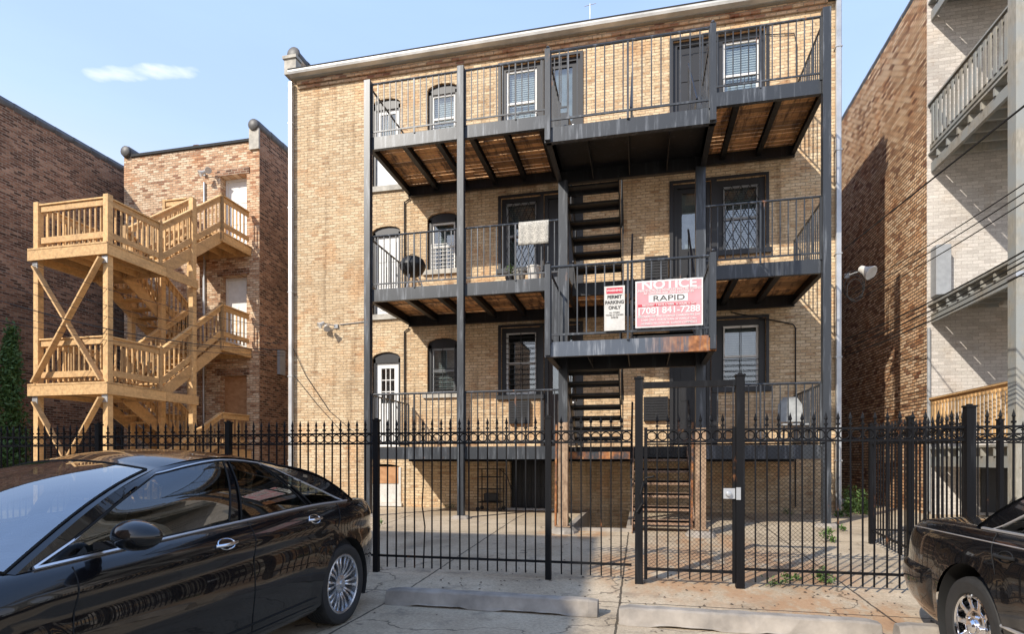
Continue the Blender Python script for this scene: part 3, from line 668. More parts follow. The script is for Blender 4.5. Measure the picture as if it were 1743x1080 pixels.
for li, z in enumerate(LZ):
    b = MB()
    for x in (NX0 + .03, NX1 - .03):
        b.box(x - .04, x + .04, PF - .06, PF + .02, z - .2, z + 1.13); b.lathe([(0, .06), (.02, .05), (.028, .03), (.012, .012), (.04, 0)], (x, PF - .02, z + 1.13), 'Z', 8)
        b.build('landing_post', M['steel'], POR, smooth=30); b = MB()
    railing((NX0 + .07, PF - .02), (NX1 - .07, PF - .02), z, 1.09, .13)
    railing((NX0 + .03, PF + .04), (NX0 + .03, PB - .08), z); railing((NX1 - .03, PF + .04), (NX1 - .03, PB - .08), z)
# brick storage wall and rusty beam under the stair
st = thing('basement_areaway', 'sunken basement areaway with pale kerb under the steel stair', 'areaway', (-.8, 10.0, gz(10)))
b = MB()
for q in ([(-1.14, 10.05), (-1.14, 13.34)], [(-.24, 10.05), (-.24, 13.34)], [(-1.14, 10.05), (-.24, 10.05)]): b.add([(q[0][0], q[0][1], -.62), (q[1][0], q[1][1], -.62), (q[1][0], q[1][1], gz(11)), (q[0][0], q[0][1], gz(11))], [(0, 1, 2, 3)])
b.build('retaining_wall', M['concrete'], st)
b = MB(); b.add([(-1.14, 10.05, -.6), (-.24, 10.05, -.6), (-.24, 13.34, -.6), (-1.14, 13.34, -.6)], [(0, 1, 2, 3)]); b.build('floor', M['concrete'], st)
b = MB(); b.box(-1.24, -.14, 9.93, 10.048, .1, gz(10) + .05); b.box(-1.24, -1.142, 10.05, 13.3, .1, gz(11) + .04); b.box(-.238, -.14, 10.05, 13.3, .1, gz(11) + .04); b.build('kerb', M['concrete'], st)
b = MB(); b.bar((-1.30, 10.0, 1.47), (-.18, 10.0, 1.47), .04, .12); b.build('lintel', M['steel_rusty'], st)
# ---------------------------------------------------------------- brick house behind the pine stairs (left)
HY2 = 15.9; hx0, hx1 = -16.6, -11.55; HT = 11.35
HB = thing('brick_house', 'orange brick house with white doors behind the new timber stair tower', 'building', (-14, HY2, .2))
hd = [(-12.95, -12.0, 1.75, 4.05, 0), (-12.95, -12.0, 4.93, 7.2, 0), (-12.95, -12.0, 8.1, 10.35, 0)]
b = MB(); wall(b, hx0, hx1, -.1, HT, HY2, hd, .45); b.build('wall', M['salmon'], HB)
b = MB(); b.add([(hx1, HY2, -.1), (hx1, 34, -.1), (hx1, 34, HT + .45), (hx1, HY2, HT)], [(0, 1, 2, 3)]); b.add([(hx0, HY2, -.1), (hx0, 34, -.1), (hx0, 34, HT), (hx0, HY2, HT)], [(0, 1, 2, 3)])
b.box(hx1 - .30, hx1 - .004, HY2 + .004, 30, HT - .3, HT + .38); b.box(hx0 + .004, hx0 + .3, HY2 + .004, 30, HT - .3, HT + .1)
b.build('side_wall', M['dark'], HB, label='side wall in dark red brick')  # darker brick than the front wall
b = MB(); b.box(hx0 + .31, hx1 - .31, HY2 - .06, HY2 + .25, HT - .02, HT + .06); b.box(hx0 + .02, hx1 - .31, HY2 + .2, 33, HT - .2, HT - .06); b.build('roof', M['roofing'], HB)
for x0, x1, zz in ((hx0, hx0 + .3, HT + .1), (hx1 - .3, hx1, HT + .38)):
    b = MB()
    for k in range(22): b.lathe([(.17, 0), (.20, .03), (.19, .6), (.17, .62)], ((x0 + x1) / 2, HY2 - .05 + k * .62, zz + .06), 'Y', 10)
    b.lathe([(0, 0), (.10, .0), (.17, .04), (.18, .09), (.15, .12)], ((x0 + x1) / 2, HY2 - .16, zz + .06), 'Y', 12)
    b.build('coping', M['tile'], HB, smooth=40)
b = MB(); b.box(hx1 - .32, hx1 + .02, HY2 - .07, HY2 - .003, HT - .3, HT + .34); b.build('pier_head', M['stone'], HB)
b = MB(); v = at(325, 255, 19); b.box(v.x - .45, v.x + .35, 19, 19.5, 11, v.z - .05); b.lathe([(.12, 0), (.12, .25), (.2, .26), (0, .38)], (v.x + .1, 19.25, v.z - .05), 'Z', 12); b.build('chimney', M['pinkish'], HB)
door(HB, hd[2], HY2 + .2, M['whitepaint'], 'plain', outer=M['whitepaint']); door(HB, hd[1], HY2 + .2, M['whitepaint'], 'plain', outer=M['whitepaint'])
b = MB(); x0, x1, z0, z1, _ = hd[0]; b.box(x0 + .004, x1 - .004, HY2 + .2, HY2 + .25, z0 + .004, z1 - .004); b.build('boarded_door', M['plywood'], HB, label='doorway boarded with raw plywood')
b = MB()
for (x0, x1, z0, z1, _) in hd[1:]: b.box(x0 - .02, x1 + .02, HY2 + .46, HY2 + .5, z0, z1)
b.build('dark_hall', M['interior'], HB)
for (x0, x1, z0, z1, _) in hd: b = MB(); b.box(x0 - .1, x1 + .1, HY2 - .03, HY2 - .003, z1 + .002, z1 + .2); b.build('lintel', M['dark'], HB)
X = at(347, 290, HY2 - .05).x
b = MB(); b.tube([(X, HY2 - .04, 5.0), (X, HY2 - .04, at(347, 312, HY2).z)], .035, 8); b.build('conduit', M['metal'], HB, smooth=50)
floodlight(347, 297, HY2 - .06, 1.2, 'twin flood light on a pipe over the timber stair tower', 1)
X = at(346, 560, HY2 - .05).x; b = MB(); b.tube([(X, HY2 - .05, 1.2), (X, HY2 - .05, 7.2)], .03, 8); b.build('conduit', M['metal'], HB, smooth=50)
b = MB(); v = at(441, 600, HY2 - .05); b.box(hx1 + .003, hx1 + .10, HY2 + .9, HY2 + 1.2, 4.2, 5.0); b.build('meter_box', M['greypaint'], HB)
downspout(0, 4.3, HB, HY2 + 2.2, x=hx1 + .12)
# dark party wall house on the far left
DX = -17.6
DB = thing('brick_warehouse', 'dark red brick building filling the far left edge', 'building', (-22, 9, 0))
b = MB(); b.box(-30, DX, 6, 40, -.2, 11.5); b.build('wall', M['dark'], DB)
b = MB()
for k in range(56): b.lathe([(.15, 0), (.17, .02), (.165, .58), (.15, .6)], (DX - .12, 6 + k * .6, 11.56), 'Y', 8)
b.build('coping', M['tile'], DB, smooth=40)
# ---------------------------------------------------------------- pine stair tower
TW = thing('timber_stair_tower', 'new yellow pine stair tower with cross bracing in front of the orange brick house', 'stair tower', (-12.8, 12, gz(11)))
pine = M['pine']; xl, xr, yf, ym, yr = -13.84, -11.86, 10.94, 13.5, 14.6; tg = gz(11)
def tpost(x, y, z0, z1, w=.14):
    b = MB(); b.box(x - w / 2, x + w / 2, y - w / 2, y + w / 2, z0, z1); return b.build('post', pine, TW, bevel=.006)
TL = [3.17, 6.33]; TF = [1.72, 4.86, 8.03]
def guard(p, q, za, zb, hgt=1.05, parent=TW, endposts=(True, True), m=None, sp=.145, wide=True, name='railing', pw=.09):
    """timber guard: 2x6 top and bottom rails, square pickets; slopes from za to zb"""
    p = Vector((p[0], p[1], za)); q = Vector((q[0], q[1], zb)); d = q - p; L = Vector((d.x, d.y, 0)).length; up = Vector((0, 0, 1)); b = MB(); m = m or pine
    nrm = Vector((d.y, -d.x, 0)).normalized() * -.038
    b.bar(p + up * (hgt - .09), q + up * (hgt - .09), .038, .14); b.bar(p + up * .22, q + up * .22, .038, .14)
    b.bar(p + up * (hgt + .0), q + up * (hgt + .0), .11, .032)
    n = max(2, int(L / sp))
    for i in range(1, n): c = p + d * (i / n) + nrm; b.bar(c + up * .06, c + up * (hgt - .03), .034, .034, up=(d.x, d.y, 0))
    for k, c in enumerate((p, q)):
        if endposts[k]: b.bar(c - up * .22, c + up * (hgt + .05), pw, pw, up=(0, 1, 0))
    return b.build(name, m, parent)
def timber_deck(x0, x1, y0, y1, z, parent=TW, m=None, name='platform', boards_along='x', over=.06, h=.24, bm=None):
    m = m or pine; b = MB()
    b.box(x0 - over, x1 + over, y0 - .04, y0, z - h - .04, z - .045); b.box(x0 + .0, x1 - .0, y1, y1 + .04, z - h - .04, z - .045)
    b.box(x0 - .04, x0, y0 + .001, y1 + .04, z - h - .04, z - .045); b.box(x1, x1 + .04, y0 + .001, y1 + .04, z - h - .04, z - .045)
    n = int((x1 - x0) / .4)
    for i in range(1, n): x = x0 + (x1 - x0) * i / n; b.box(x - .019, x + .019, y0, y1, z - .23, z - .045)
    f = b.build(name, m, parent); c = MB(); y = y0 - .05
    while y < y1: c.box(x0 - .05, x1 + .05, y, y + .134, z - .04, z); y += .141
    c.build('boards', bm or m, f); return f
for x, y, zt in ((xl, yf, TL[1] + 1.12), (xr, yf, TL[1] + 1.12), (xr, ym, 8.5), (xl, ym, TL[1] + 1.12), (xl + .05, yr + 1.0, TF[2] + 1.1), (-12.85, ym, TL[1] + 1.12)):
    tpost(x, y, gz(y) - .05, zt)
LN = -12.9   # lane divide
for i in range(2):
    timber_deck(xl - .08, xr + .08, yf - .11, ym - 1.05, TL[i])
    zz = TL[i]
    for x in (xl - .10, xr + .10):     # doubled beams back to the rear posts
        b = MB(); b.box(x - .02, x + .02, ym - 1.0, ym + .08, zz - .28, zz - .045); b.build('beam', pine, TW)
    guard((xl + .08, yf), (xr - .08, yf), zz, zz, endposts=(False, False)); guard((xr, yf + .08), (xr, ym - 1.1), zz, zz, endposts=(False, True)); guard((xl, yf + .08), (xl, ym - 1.1), zz, zz, endposts=(False, True))
def tflight(x0, x1, ya, za, yb, zb, n=7):
    b = MB(); rise = (zb - za) / (n + 1); run = (yb - ya) / (n + 1)
    for x in (x0 + .02, x1 - .02): b.bar((x, ya, za - .12), (x, yb, zb - .16), .04, .28)
    for k in range(1, n + 1): yc = ya + run * k; zc = za + rise * k; b.box(x0 + .04, x1 - .04, yc - .14, yc + .14, zc - .04, zc)
    b.build('stair_flight', pine, TW)
for i in range(2):
    tflight(LN + .05, xr, ym - 1.05, TL[i], yr, TF[i + 1]); guard((xr, ym - 1.05), (xr, yr), TL[i], TF[i + 1], endposts=(False, True)); guard((LN + .03, ym - 1.05), (LN + .03, yr), TL[i], TF[i + 1], endposts=(False, True))
    tflight(xl, LN - .05, yr, TF[i], ym - 1.05, TL[i]); guard((xl, yr), (xl, ym - 1.05), TF[i], TL[i], endposts=(True, False)); guard((LN - .05, yr), (LN - .05, ym - 1.05), TF[i], TL[i], endposts=(True, True))
for i in range(3):
    timber_deck(xl, xr, yr, HY2 - .06, TF[i], name='door_landing'); guard((xr, yr + .05), (xr, HY2 - .1), TF[i], TF[i], endposts=(False, False)); guard((xl, yr + .05), (xl, HY2 - .1), TF[i], TF[i], endposts=(False, False))
guard((xl + .05, yr), (LN - .1, yr), TF[2], TF[2], endposts=(True, False))
tflight(LN + .05, xr, ym - 1.4, gz(12), yr, TF[0], 6); guard((xr, ym - 1.4), (xr, yr), gz(12), TF[0], endposts=(True, False))
def brace(a, c): b = MB(); b.bar(a, c, .04, .14, up=(0, 1, 0)); return b.build('cross_brace', M['pine'], TW)
yb_ = yf - .115
brace((xl + .02, yb_, TL[1] - .42), (xr - .05, yb_, TL[0] + .03)); brace((xr - .02, yb_ - .045, TL[1] - .36), (xl + .05, yb_ - .045, TL[0] + .03))
brace((xl + .02, yb_, TL[0] - .42), (xr - .3, yb_, tg + .1)); brace((xr - .02, yb_ - .045, TL[0] - .36), (xl + .3, yb_ - .045, tg + .1))
for x in (xl, xr):
    for z in TL: b = MB(); b.box(x - .075, x + .075, yf - .09, yf - .0711, z - .46, z - .29); b.build('bracket', M['metal'], TW)
# ---------------------------------------------------------------- right building and its porch
RXX = 5.95; RY = 14.0; RT = 11.72
RB_ = thing('painted_brick_building', 'three storey brick building at right with orange side wall and whitewashed rear wall', 'building', (9, RY, .25))
b = MB(); b.add([(RXX, RY, -.1), (RXX, 36, -.1), (RXX, 36, RT), (RXX, RY, RT)], [(0, 1, 2, 3)]); b.build('side_wall', M['orange'], RB_, label='sunlit orange brick side wall')
wh = [(9.4, 10.4, 5.0, 7.1, 0), (9.4, 10.4, 8.1, 10.2, 0), (9.4, 10.4, 1.9, 4.0, 0)]
b = MB(); wall(b, RXX, 16, -.1, RT, RY, wh); b.box(RXX + .01, 16, RY + .3, 36, RT - .3, RT - .02); b.build('rear_wall', M['white'], RB_, label='rear wall painted off white')
for h in wh: door(RB_, h, RY, M['greypaint'], 'plain')
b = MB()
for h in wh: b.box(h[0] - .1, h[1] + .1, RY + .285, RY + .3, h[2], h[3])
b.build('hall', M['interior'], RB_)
b = MB()
for k in range(38): b.lathe([(.13, 0), (.15, .02), (.145, .58), (.13, .6)], (RXX + .12, RY + k * .6, RT + .03), 'Y', 8)
b.build('coping', M['tile'], RB_, smooth=40)
v = at(1583, 424, RY); v2 = at(1600, 507, RY)
b = MB(); b.box(v.x + .0, v.x + .28, RY - .26, RY - .003, v2.z, v.z); o = b.build('electric_cabinet', M['greypaint'], bevel=.01, loc=(v.x, RY - .1, v2.z)); tag(o, 'tall narrow grey metal cabinet on the whitewashed wall', 'cabinet')
b = MB(); x = aX(1579, RY); b.tube([(x, RY - .04, .3), (x, RY - .04, 4.2)], .035, 8); b.build('conduit', M['greypaint'], RB_, smooth=50)
b = MB(); b.box(RXX - .0, RXX + .001 + .9, RY - .05, RY - .004, .3, .5); 
PO = thing('timber_porch', 'weathered grey timber back porch on the whitewashed wall at the right edge', 'porch', (7, 11.5, .2))
old = M['oldwood']; px0, px1, py0, py1 = 6.02, 11.6, 11.15, RY - .02
PL = [1.66, 4.71, 7.92, 11.14]
for i, z in enumerate(PL):
    b = MB(); b.box(px0, px0 + .06, py0, py1, z - .40, z - .20); b.box(px0 + .061, px1, py0, py0 + .06, z - .40, z - .20)
    f = b.build('beam', old, PO)
    c = MB(); y = py0 + .1
    while y < py1: c.box(px0 - .03, px1, y, y + .045, z - .198, z - .042); y += .40
    c.build('joist', old, f)
    c = MB(); y = py0 - .02
    while y < py1: c.box(px0 - .05, px1, y, y + .135, z - .04, z); y += .141
    c.build('deck_boards', old, f)
for x, y in ((px0 + .01, py0 - .13), (px1, py0 - .13)):
    b = MB(); b.box(x - .12, x + .12, y - .12, y + .12, .2, 13.0); pt = b.build('post', old, PO, bevel=.01)
    c = MB(); zc = at(1728, 468, y).z; c.box(x - .135, x + .135, y - .135, y + .135, zc - .06, zc + .02); c.build('splice_plate', M['metal'], pt)
def pguard(z, m, sp=.15, pk=.04):
    b = MB(); xx = px0 + .0
    b.bar((xx, py0 + .0, z + .96), (xx, py1, z + .96), .05, .11); b.bar((xx, py0, z + 1.03), (xx, py1, z + 1.03), .13, .035); b.bar((xx, py0, z + .13), (xx, py1, z + .13), .05, .10)
    n = int((py1 - py0) / sp)
    for i in range(1, n): y = py0 + (py1 - py0) * i / n; b.box(xx - .045, xx - .026, y - pk, y + pk, z + .16, z + .96)
    b.bar((px0 + .2, py0 - .02, z + .96), (px1, py0 - .02, z + .96), .05, .11); b.bar((px0 + .2, py0 - .02, z + .13), (px1, py0 - .02, z + .13), .05, .10)
    n = int((px1 - px0) / sp)
    for i in range(2, n): x = px0 + (px1 - px0) * i / n; b.box(x - pk, x + pk, py0 - .065, py0 - .046, z + .1, z + 1.0)
    return b.build('railing', m, PO)
pguard(PL[2], old); pguard(PL[0], M['pine'], .12, .03); PO['label'] = PO['label']
pguard(PL[3], old)
b = MB(); p1 = at(1668, 786, RY); p2 = at(1716, 868, RY); b.box(p1.x, p2.x, RY - .04, RY - .003, .3, p1.z + .1); b.build('basement_door', M['darkframe'], RB_)
b = MB(); v = at(1712, 528, 13.0); b.lathe([(0, .05), (.09, .04), (.11, 0), (.10, -.05), (0, -.09)], (v.x, 13.0, PL[1] - .29), 'Z', 14); b.build('porch_light', M['offwhite'], PO, smooth=40)
# building across the alley, behind the camera: its shade falls on the left half of the yard
AB = thing('alley_building', 'plain brick building across the alley behind the viewpoint', 'building', (-15, -9, 0))
b = MB(); b.box(-22, -8.15, -16, -2.3, -.1, 9.6); b.build('wall', M['pinkish'], AB)
b = MB(); b.box(-22.1, -8.1, -16.1, -2.25, 9.6, 9.7); b.build('coping', M['tile'], AB)
# ---------------------------------------------------------------- ornamental metal fence
FY = 6.5
def fence_panel(parent, p, q, zg0, zg1, sp=.113, rings=True, top=1.71, pkt=1.80, name='fence_panel', low=.13, spears=True, rb=.2, seed=0, kink=None):
    """p,q plan points; pickets, rails, a ring frieze and spear tips in one panel"""
    p = Vector((p[0], p[1], 0)); q = Vector((q[0], q[1], 0)); d = q - p; L = d.length; u = d.normalized(); up = Vector((0, 0, 1)); b = MB(); rg = random.Random(seed)
    for z in (top, top - .125): b.bar(p + up * z, q + up * z, .018, .022)
    b.bar(p + up * (zg0 + rb), q + up * (zg1 + rb), .022, .026)
    n = max(2, round(L / sp)); s = L / n
    for i in range(1, n):
        c = p + d * (i / n); zg = zg0 + (zg1 - zg0) * i / n; j = rg.uniform(-.004, .004)
        z0 = zg + low * .5; c0 = c + u * j
        if kink and abs(i - kink) < 1: b.tube([c0 + up * z0, c0 + u * .02 + up * .6, c0 + u * -.015 + up * .85, c0 + up * 1.1, c + up * pkt], .009, 5)
        else: b.bar(c0 + up * z0 + u * rg.uniform(-.004, .004), c + up * pkt, .0145, .0145, up=(0, 1, 0))
        if spears:
            v = c + up * pkt; b.add([v + Vector((.019, 0, .012)), v + Vector((0, .019, .012)), v + Vector((-.019, 0, .012)), v + Vector((0, -.019, .012)), v + up * .085, v - up * .02],
                  [(0, 1, 4), (1, 2, 4), (2, 3, 4), (3, 0, 4), (1, 0, 5), (2, 1, 5), (3, 2, 5), (0, 3, 5)])
            b.box(v.x - .016, v.x + .016, v.y - .016, v.y + .016, pkt - .055, pkt - .035)
    if rings:
        for i in range(n):
            c = p + d * ((i + .5) / n) + up * (top - .0625); m_ = 14
            b.tube([c + u * (.048 * math.cos(2 * math.pi * k / m_)) + up * (.048 * math.sin(2 * math.pi * k / m_)) for k in range(m_)], .0065, 4, closed=True)
    return b.build(name, M['fence'], parent)
def fpost(parent, x, y, h, w=.065, z0=None):
    z0 = gz(y) if z0 is None else z0; b = MB(); b.box(x - w / 2, x + w / 2, y - w / 2, y + w / 2, z0 - .02, h); b.box(x - w / 2 - .008, x + w / 2 + .008, y - w / 2 - .008, y + w / 2 + .008, h, h + .02)
    b.box(x - w * .25, x + w * .25, y - w * .25, y + w * .25, h + .02, h + .035)
    return b.build('post', M['fence'], parent)
def chain_link(parent, p, q, z0, z1, name='mesh_infill', s=.045, r=.0016):
    p = Vector((p[0], p[1], 0)); q = Vector((q[0], q[1], 0)); d = q - p; L = d.length; u = d.normalized(); b = MB(); H_ = z1 - z0
    k = -H_
    while k < L:
        for sg in (1, -1):
            a0, a1 = max(0, k), min(L, k + H_)
            if a1 > a0 + .001:
                if sg > 0: za, zb = z0 + (a0 - k), z0 + (a1 - k)
                else: za, zb = z1 - (a0 - k), z1 - (a1 - k)
                b.tube([p + u * a0 + Vector((0, .003 * sg, za)), p + u * a1 + Vector((0, .003 * sg, zb))], r, 3, caps=False)
        k += s
    b.tube([p + Vector((0, 0, z1)), q + Vector((0, 0, z1))], .008, 5); b.tube([p + Vector((0, 0, z0)), q + Vector((0, 0, z0))], .006, 5)
    return b.build(name, M['fence'], parent)
FN = thing('metal_fence', 'long black spear topped metal fence left of the gate', 'fence', (-4, FY, gz(FY)))
g = gz(FY); P_ = [-11.3, -9.25, -7.2, -5.17, -3.12, -1.02, -.065]
for i in range(len(P_) - 1): fence_panel(FN, (P_[i] + .035, FY), (P_[i + 1] - .035, FY), g, g, seed=i, kink=(5 if i == 4 else None))
for x in P_[:-1]: fpost(FN, x, FY, 1.86)
FR = thing('metal_fence', 'black spear topped metal fence right of the gate, behind the right car', 'fence', (2, FY, g))
fence_panel(FR, (1.06, FY), (3.09, FY), g, g, seed=11); fpost(FR, 3.13, FY, 1.90, .08)
chain_link(FR, (1.06, FY + .03), (1.86, FY + .03), g + .2, 1.56)
fence_panel(FR, (3.17, FY), (5.6, FY), g, g, seed=12); fpost(FR, 5.6, FY, 1.88); fence_panel(FR, (5.63, FY), (8, FY), g, g, seed=13)
fence_panel(FR, (3.14, FY + .04), (3.22, 7.95), g, gz(8), seed=14); fence_panel(FR, (3.22, 8.05), (3.30, 9.4), gz(8), gz(9.4), seed=15, top=1.74, pkt=1.83)
fpost(FR, 3.22, 8.0, 1.90); fpost(FR, 3.30, 9.45, 1.9)
FS = thing('alley_fence', 'second black spear topped fence closing the side passage under the timber porch', 'fence', (4.5, 9.5, .2))
fence_panel(FS, (3.36, 9.5), (4.9, 9.5), gz(9.5), gz(9.5), seed=16, top=1.76, pkt=1.86); fpost(FS, 4.95, 9.5, 1.95); fence_panel(FS, (5.0, 9.5), (7.4, 9.5), gz(9.5), gz(9.5), seed=17, top=1.76, pkt=1.86)
fpost(FS, 7.45, 9.5, 1.95)
# gate
GT = thing('metal_gate', 'black metal pedestrian gate between tall posts with a lock and wire mesh', 'gate', (.5, FY, g))
fpost(GT, -.02, FY, 2.27, .085); fpost(GT, 1.02, FY, 2.27, .085)
b = MB(); b.box(.024, .976, FY - .03, FY + .03, 2.17, 2.235); b.build('header', M['fence'], GT)
leaf = fence_panel(GT, (.06, FY), (.96, FY), g, g, seed=21, name='gate_leaf', rb=.16)
b = MB(); b.box(.035, .07, FY - .02, FY + .02, g + .05, 1.74); b.build('stile', M['fence'], leaf); b = MB(); b.box(.945, .975, FY - .02, FY + .02, g + .05, 1.74); b.build('stile', M['fence'], leaf)
chain_link(GT, (.07, FY + .028), (.95, FY + .028), g + .17, 1.56)
b = MB(); b.box(.85, .965, FY - .05, FY - .022, .98, 1.09); b.lathe([(0, -.09), (.025, -.085), (.03, -.065), (.014, -.05), (.014, -.03)], (.90, FY, 1.03), 'Y', 12); b.box(.975, 1.02, FY - .06, FY - .044, .97, 1.10); b.build('lock', M['metal'], GT, smooth=40)
b = MB(); c = at(1092, 815, FY - .04)
b.tube([(.03, FY - .05, 1.15 + .0), (.0, FY - .055, 1.02), (.02, FY - .06, .92), (-.04, FY - .055, .82)], .016, 6); b.tube([(.05, FY - .05, 1.19), (.14, FY - .07, 1.21)], .012, 6); b.build('chain', M['fence'], GT)
# ---------------------------------------------------------------- wheel stops
def wheel_stop(x0, x1, y, label, yaw=0, chip=0, h=.145, wd=.2):
    L = x1 - x0; b = MB(); n = 24; rg = random.Random(int(x0 * 100) + 5)
    prof = [(-wd / 2 - .01, 0), (-wd / 2 + .0, .03), (-wd * .34, h - .015), (-wd * .26, h), (wd * .26, h), (wd * .34, h - .015), (wd / 2, .03), (wd / 2 + .01, 0)]
    vs = []; fs = []; m = len(prof)
    for i in range(n + 1):
        t = i / n; x = -L / 2 + L * t; e = 1.0 if 0 < i < n else .86
        under = -.004 + (.022 if (.13 < t < .40 or .58 < t < .86) else 0)
        for k, (y_, z_) in enumerate(prof): vs.append((x + (0 if 0 < i < n else 0), y_ * e + rg.uniform(-.005, .005), max(z_ * (1 if 0 < i < n else .9), under if k in (0, 7) else z_ * .9) + rg.uniform(-.004, .003)))
    for i in range(n):
        for k in range(m): a, c = i * m + k, i * m + (k + 1) % m; fs.append((a, c, c + m, a + m))
    fs.append(tuple(range(m))); fs.append(tuple(n * m + k for k in range(m))[::-1]); b.add(vs, fs)
    o = b.build('wheel_stop', M['concrete'], bevel=.004); o.location = ((x0 + x1) / 2, y, .0); o.rotation_euler = (0, 0, yaw)
    return tag(o, label, 'wheel stop', 'concrete wheel stops on the parking pad')
wheel_stop(-2.40, -.37, 5.25, 'pale concrete wheel stop beside the left car, chipped at its right end', R(-1))
wheel_stop(-.18, 1.80, 5.02, 'long concrete wheel stop in front of the gate, between the other two', R(-1.5))
wheel_stop(1.90, 3.8, 4.93, 'concrete wheel stop running under the tail of the right car', R(-1))
# ---------------------------------------------------------------- notices on the stair landing
def text_mesh(txt, size, parent, loc, mat_, name='lettering', sx=1.0, bold=0.0, depth=.0015):
    cu_ = bpy.data.curves.new('t', 'FONT'); cu_.body = txt; cu_.size = size; cu_.align_x = 'CENTER'; cu_.align_y = 'CENTER'; cu_.extrude = depth; cu_.offset = bold
    to = bpy.data.objects.new('t', cu_); COL.objects.link(to); bpy.context.view_layer.update()
    me = bpy.data.meshes.new_from_object(to.evaluated_get(bpy.context.evaluated_depsgraph_get())); bpy.data.objects.remove(to)
    me.transform(Matrix.Diagonal((sx, 1, 1, 1))); me.transform(Matrix.Rotation(R(90), 4, 'X')); me.materials.clear(); me.materials.append(mat_)
    o = bpy.data.objects.new(name, me); COL.objects.link(o); o.parent = parent; o.location = loc; return o
SY = PF - .065
a = at(1081, 474, SY); c = at(1196, 557, SY); c.x = at(1196, 557, SY).x; cx = (a.x + c.x) / 2; zz0 = 3.12 + .13; zz1 = at(1140, 476, SY).z; sw = c.x - a.x; sh = zz1 - zz0
S1 = thing('notice_sign', 'large faded red and white towing notice board tied to the middle landing railing', 'sign', (cx, SY, (zz0 + zz1) / 2))
b = MB(); b.box(-sw / 2, sw / 2, -.004, .004, -sh / 2, sh / 2); b.build('board', M['signwhite'], S1, local=True)
b = MB(); b.box(-sw / 2 + .02, sw / 2 - .02, -.007, -.0045, -sh / 2 + .02, sh / 2 - .02); b.build('red_field', M['pink'], S1, local=True)
b = MB(); b.box(-sw * .30, sw * .28, -.010, -.0075, sh * .03, sh * .19); b.build('white_panel', M['signwhite'], S1, local=True)
b = MB(); b.box(-sw * .46, sw * .40, -.010, -.0075, -.055 * sh, -.005 * sh); b.build('dark_band', M['red'], S1, local=True)
sg = M['signwhite']
text_mesh('NOTICE', .17, S1, (.0, -.009, sh * .395), sg, sx=1.2, bold=.005)
text_mesh('UNAUTHORIZED VEHICLES WILL BE TOWED', .046, S1, (0, -.009, sh * .285), sg, sx=.95, bold=.001)
text_mesh('AT OWNERS RISK AND EXPENSE BY', .042, S1, (0, -.009, sh * .225), sg, sx=1.0, bold=.001)
text_mesh('RAPID', .105, S1, (0, -.012, sh * .105), M['signblack'], sx=1.5, bold=.0)
text_mesh('RECOVERY  7 DAYS A WEEK  24 HOURS A DAY', .036, S1, (0, -.0115, -.03 * sh), sg, sx=.95, bold=.001)
text_mesh('[708] 841-7288', .128, S1, (.0, -.009, -.15 * sh), sg, sx=1.05, bold=.003)
for k, t in enumerate(('RECOVERY FEE AND STORAGE CHARGED PER DAY', 'CASH ONLY  FOR RETURN OF VEHICLE CALL', 'LICENSED RELOCATOR  ILLINOIS COMMERCE')): text_mesh(t, .04, S1, (0, -.009, -(.27 + .075 * k) * sh), sg, sx=.92, bold=.001)
a = at(1028, 488, SY - .02); c = at(1063, 562, SY - .02); cx = (a.x + c.x) / 2; sw = c.x - a.x; sh = a.z - c.z
S2 = thing('parking_sign', 'small white permit parking only sign with red header, left of the big notice', 'sign', (cx, SY - .01, (a.z + c.z) / 2))
b = MB(); b.box(-sw / 2, sw / 2, -.004, .004, -sh / 2, sh / 2); b.build('board', M['offwhite'], S2, local=True)
b = MB(); b.box(-sw / 2 + .03, sw / 2 - .03, -.007, -.0045, sh * .33, sh * .46); b.build('red_header', M['red'], S2, local=True)
text_mesh('WARNING', .045, S2, (0, -.0085, sh * .395), sg, bold=.001)
for k, t in enumerate(('PERMIT', 'PARKING', 'ONLY')): text_mesh(t, .066, S2, (0, -.006, sh * (.25 - .12 * k)), M['signblack'], sx=.95, bold=.002)
for k, t in enumerate(('ALL OTHERS', 'TOWED AT OWNERS', 'EXPENSE',)): text_mesh(t, .032, S2, (0, -.006, sh * (-.10 - .055 * k)), M['signblack'], sx=.8)
# ---------------------------------------------------------------- things on the balconies
p = at(908, 400, DF - .05); y = DF - .035
RG = []
n = 22; prof = [(.035, -.40 * 1), (.034, -.2), (.033, 1.0 - 1.0)]
b = MB(); x0, x1 = aX(883, DF), aX(934, DF); zt = FL[1] + 1.09 + .026; hh = zt - at(908, 418, DF).z
cols = 26; rows = []
rg = random.Random(3)
for i in range(cols + 1):
    x = x0 + (x1 - x0) * i / cols; wv = .008 * math.sin(i * .9); col_ = [(x, DF + .05 + wv, zt - hh * .7), (x, DF + .02 + wv * .5, zt - .15), (x, DF + .014, zt - .02), (x, DF - .01, zt + .002), (x, DF - .034, zt - .02)] + [(x + rg.uniform(-.004, .004), DF - .045 - wv - .003 * j, zt - .02 - (hh - .02) * j / 8) for j in range(1, 9)]; rows.append(col_)
m = len(rows[0]); b.add([v for r_ in rows for v in r_], [(i * m + j, i * m + j + 1, (i + 1) * m + j + 1, (i + 1) * m + j) for i in range(cols) for j in range(m - 1)])
o = b.build('rug', None or flat('shaggy_rug', (.50, .47, .41), .95, var=.9, scale=45), smooth=80, loc=((x0 + x1) / 2, DF, zt)); so_ = o.modifiers.new('thick', 'SOLIDIFY'); so_.thickness = .012; tag(o, 'shaggy beige rug hung over the second floor balcony railing', 'rug')
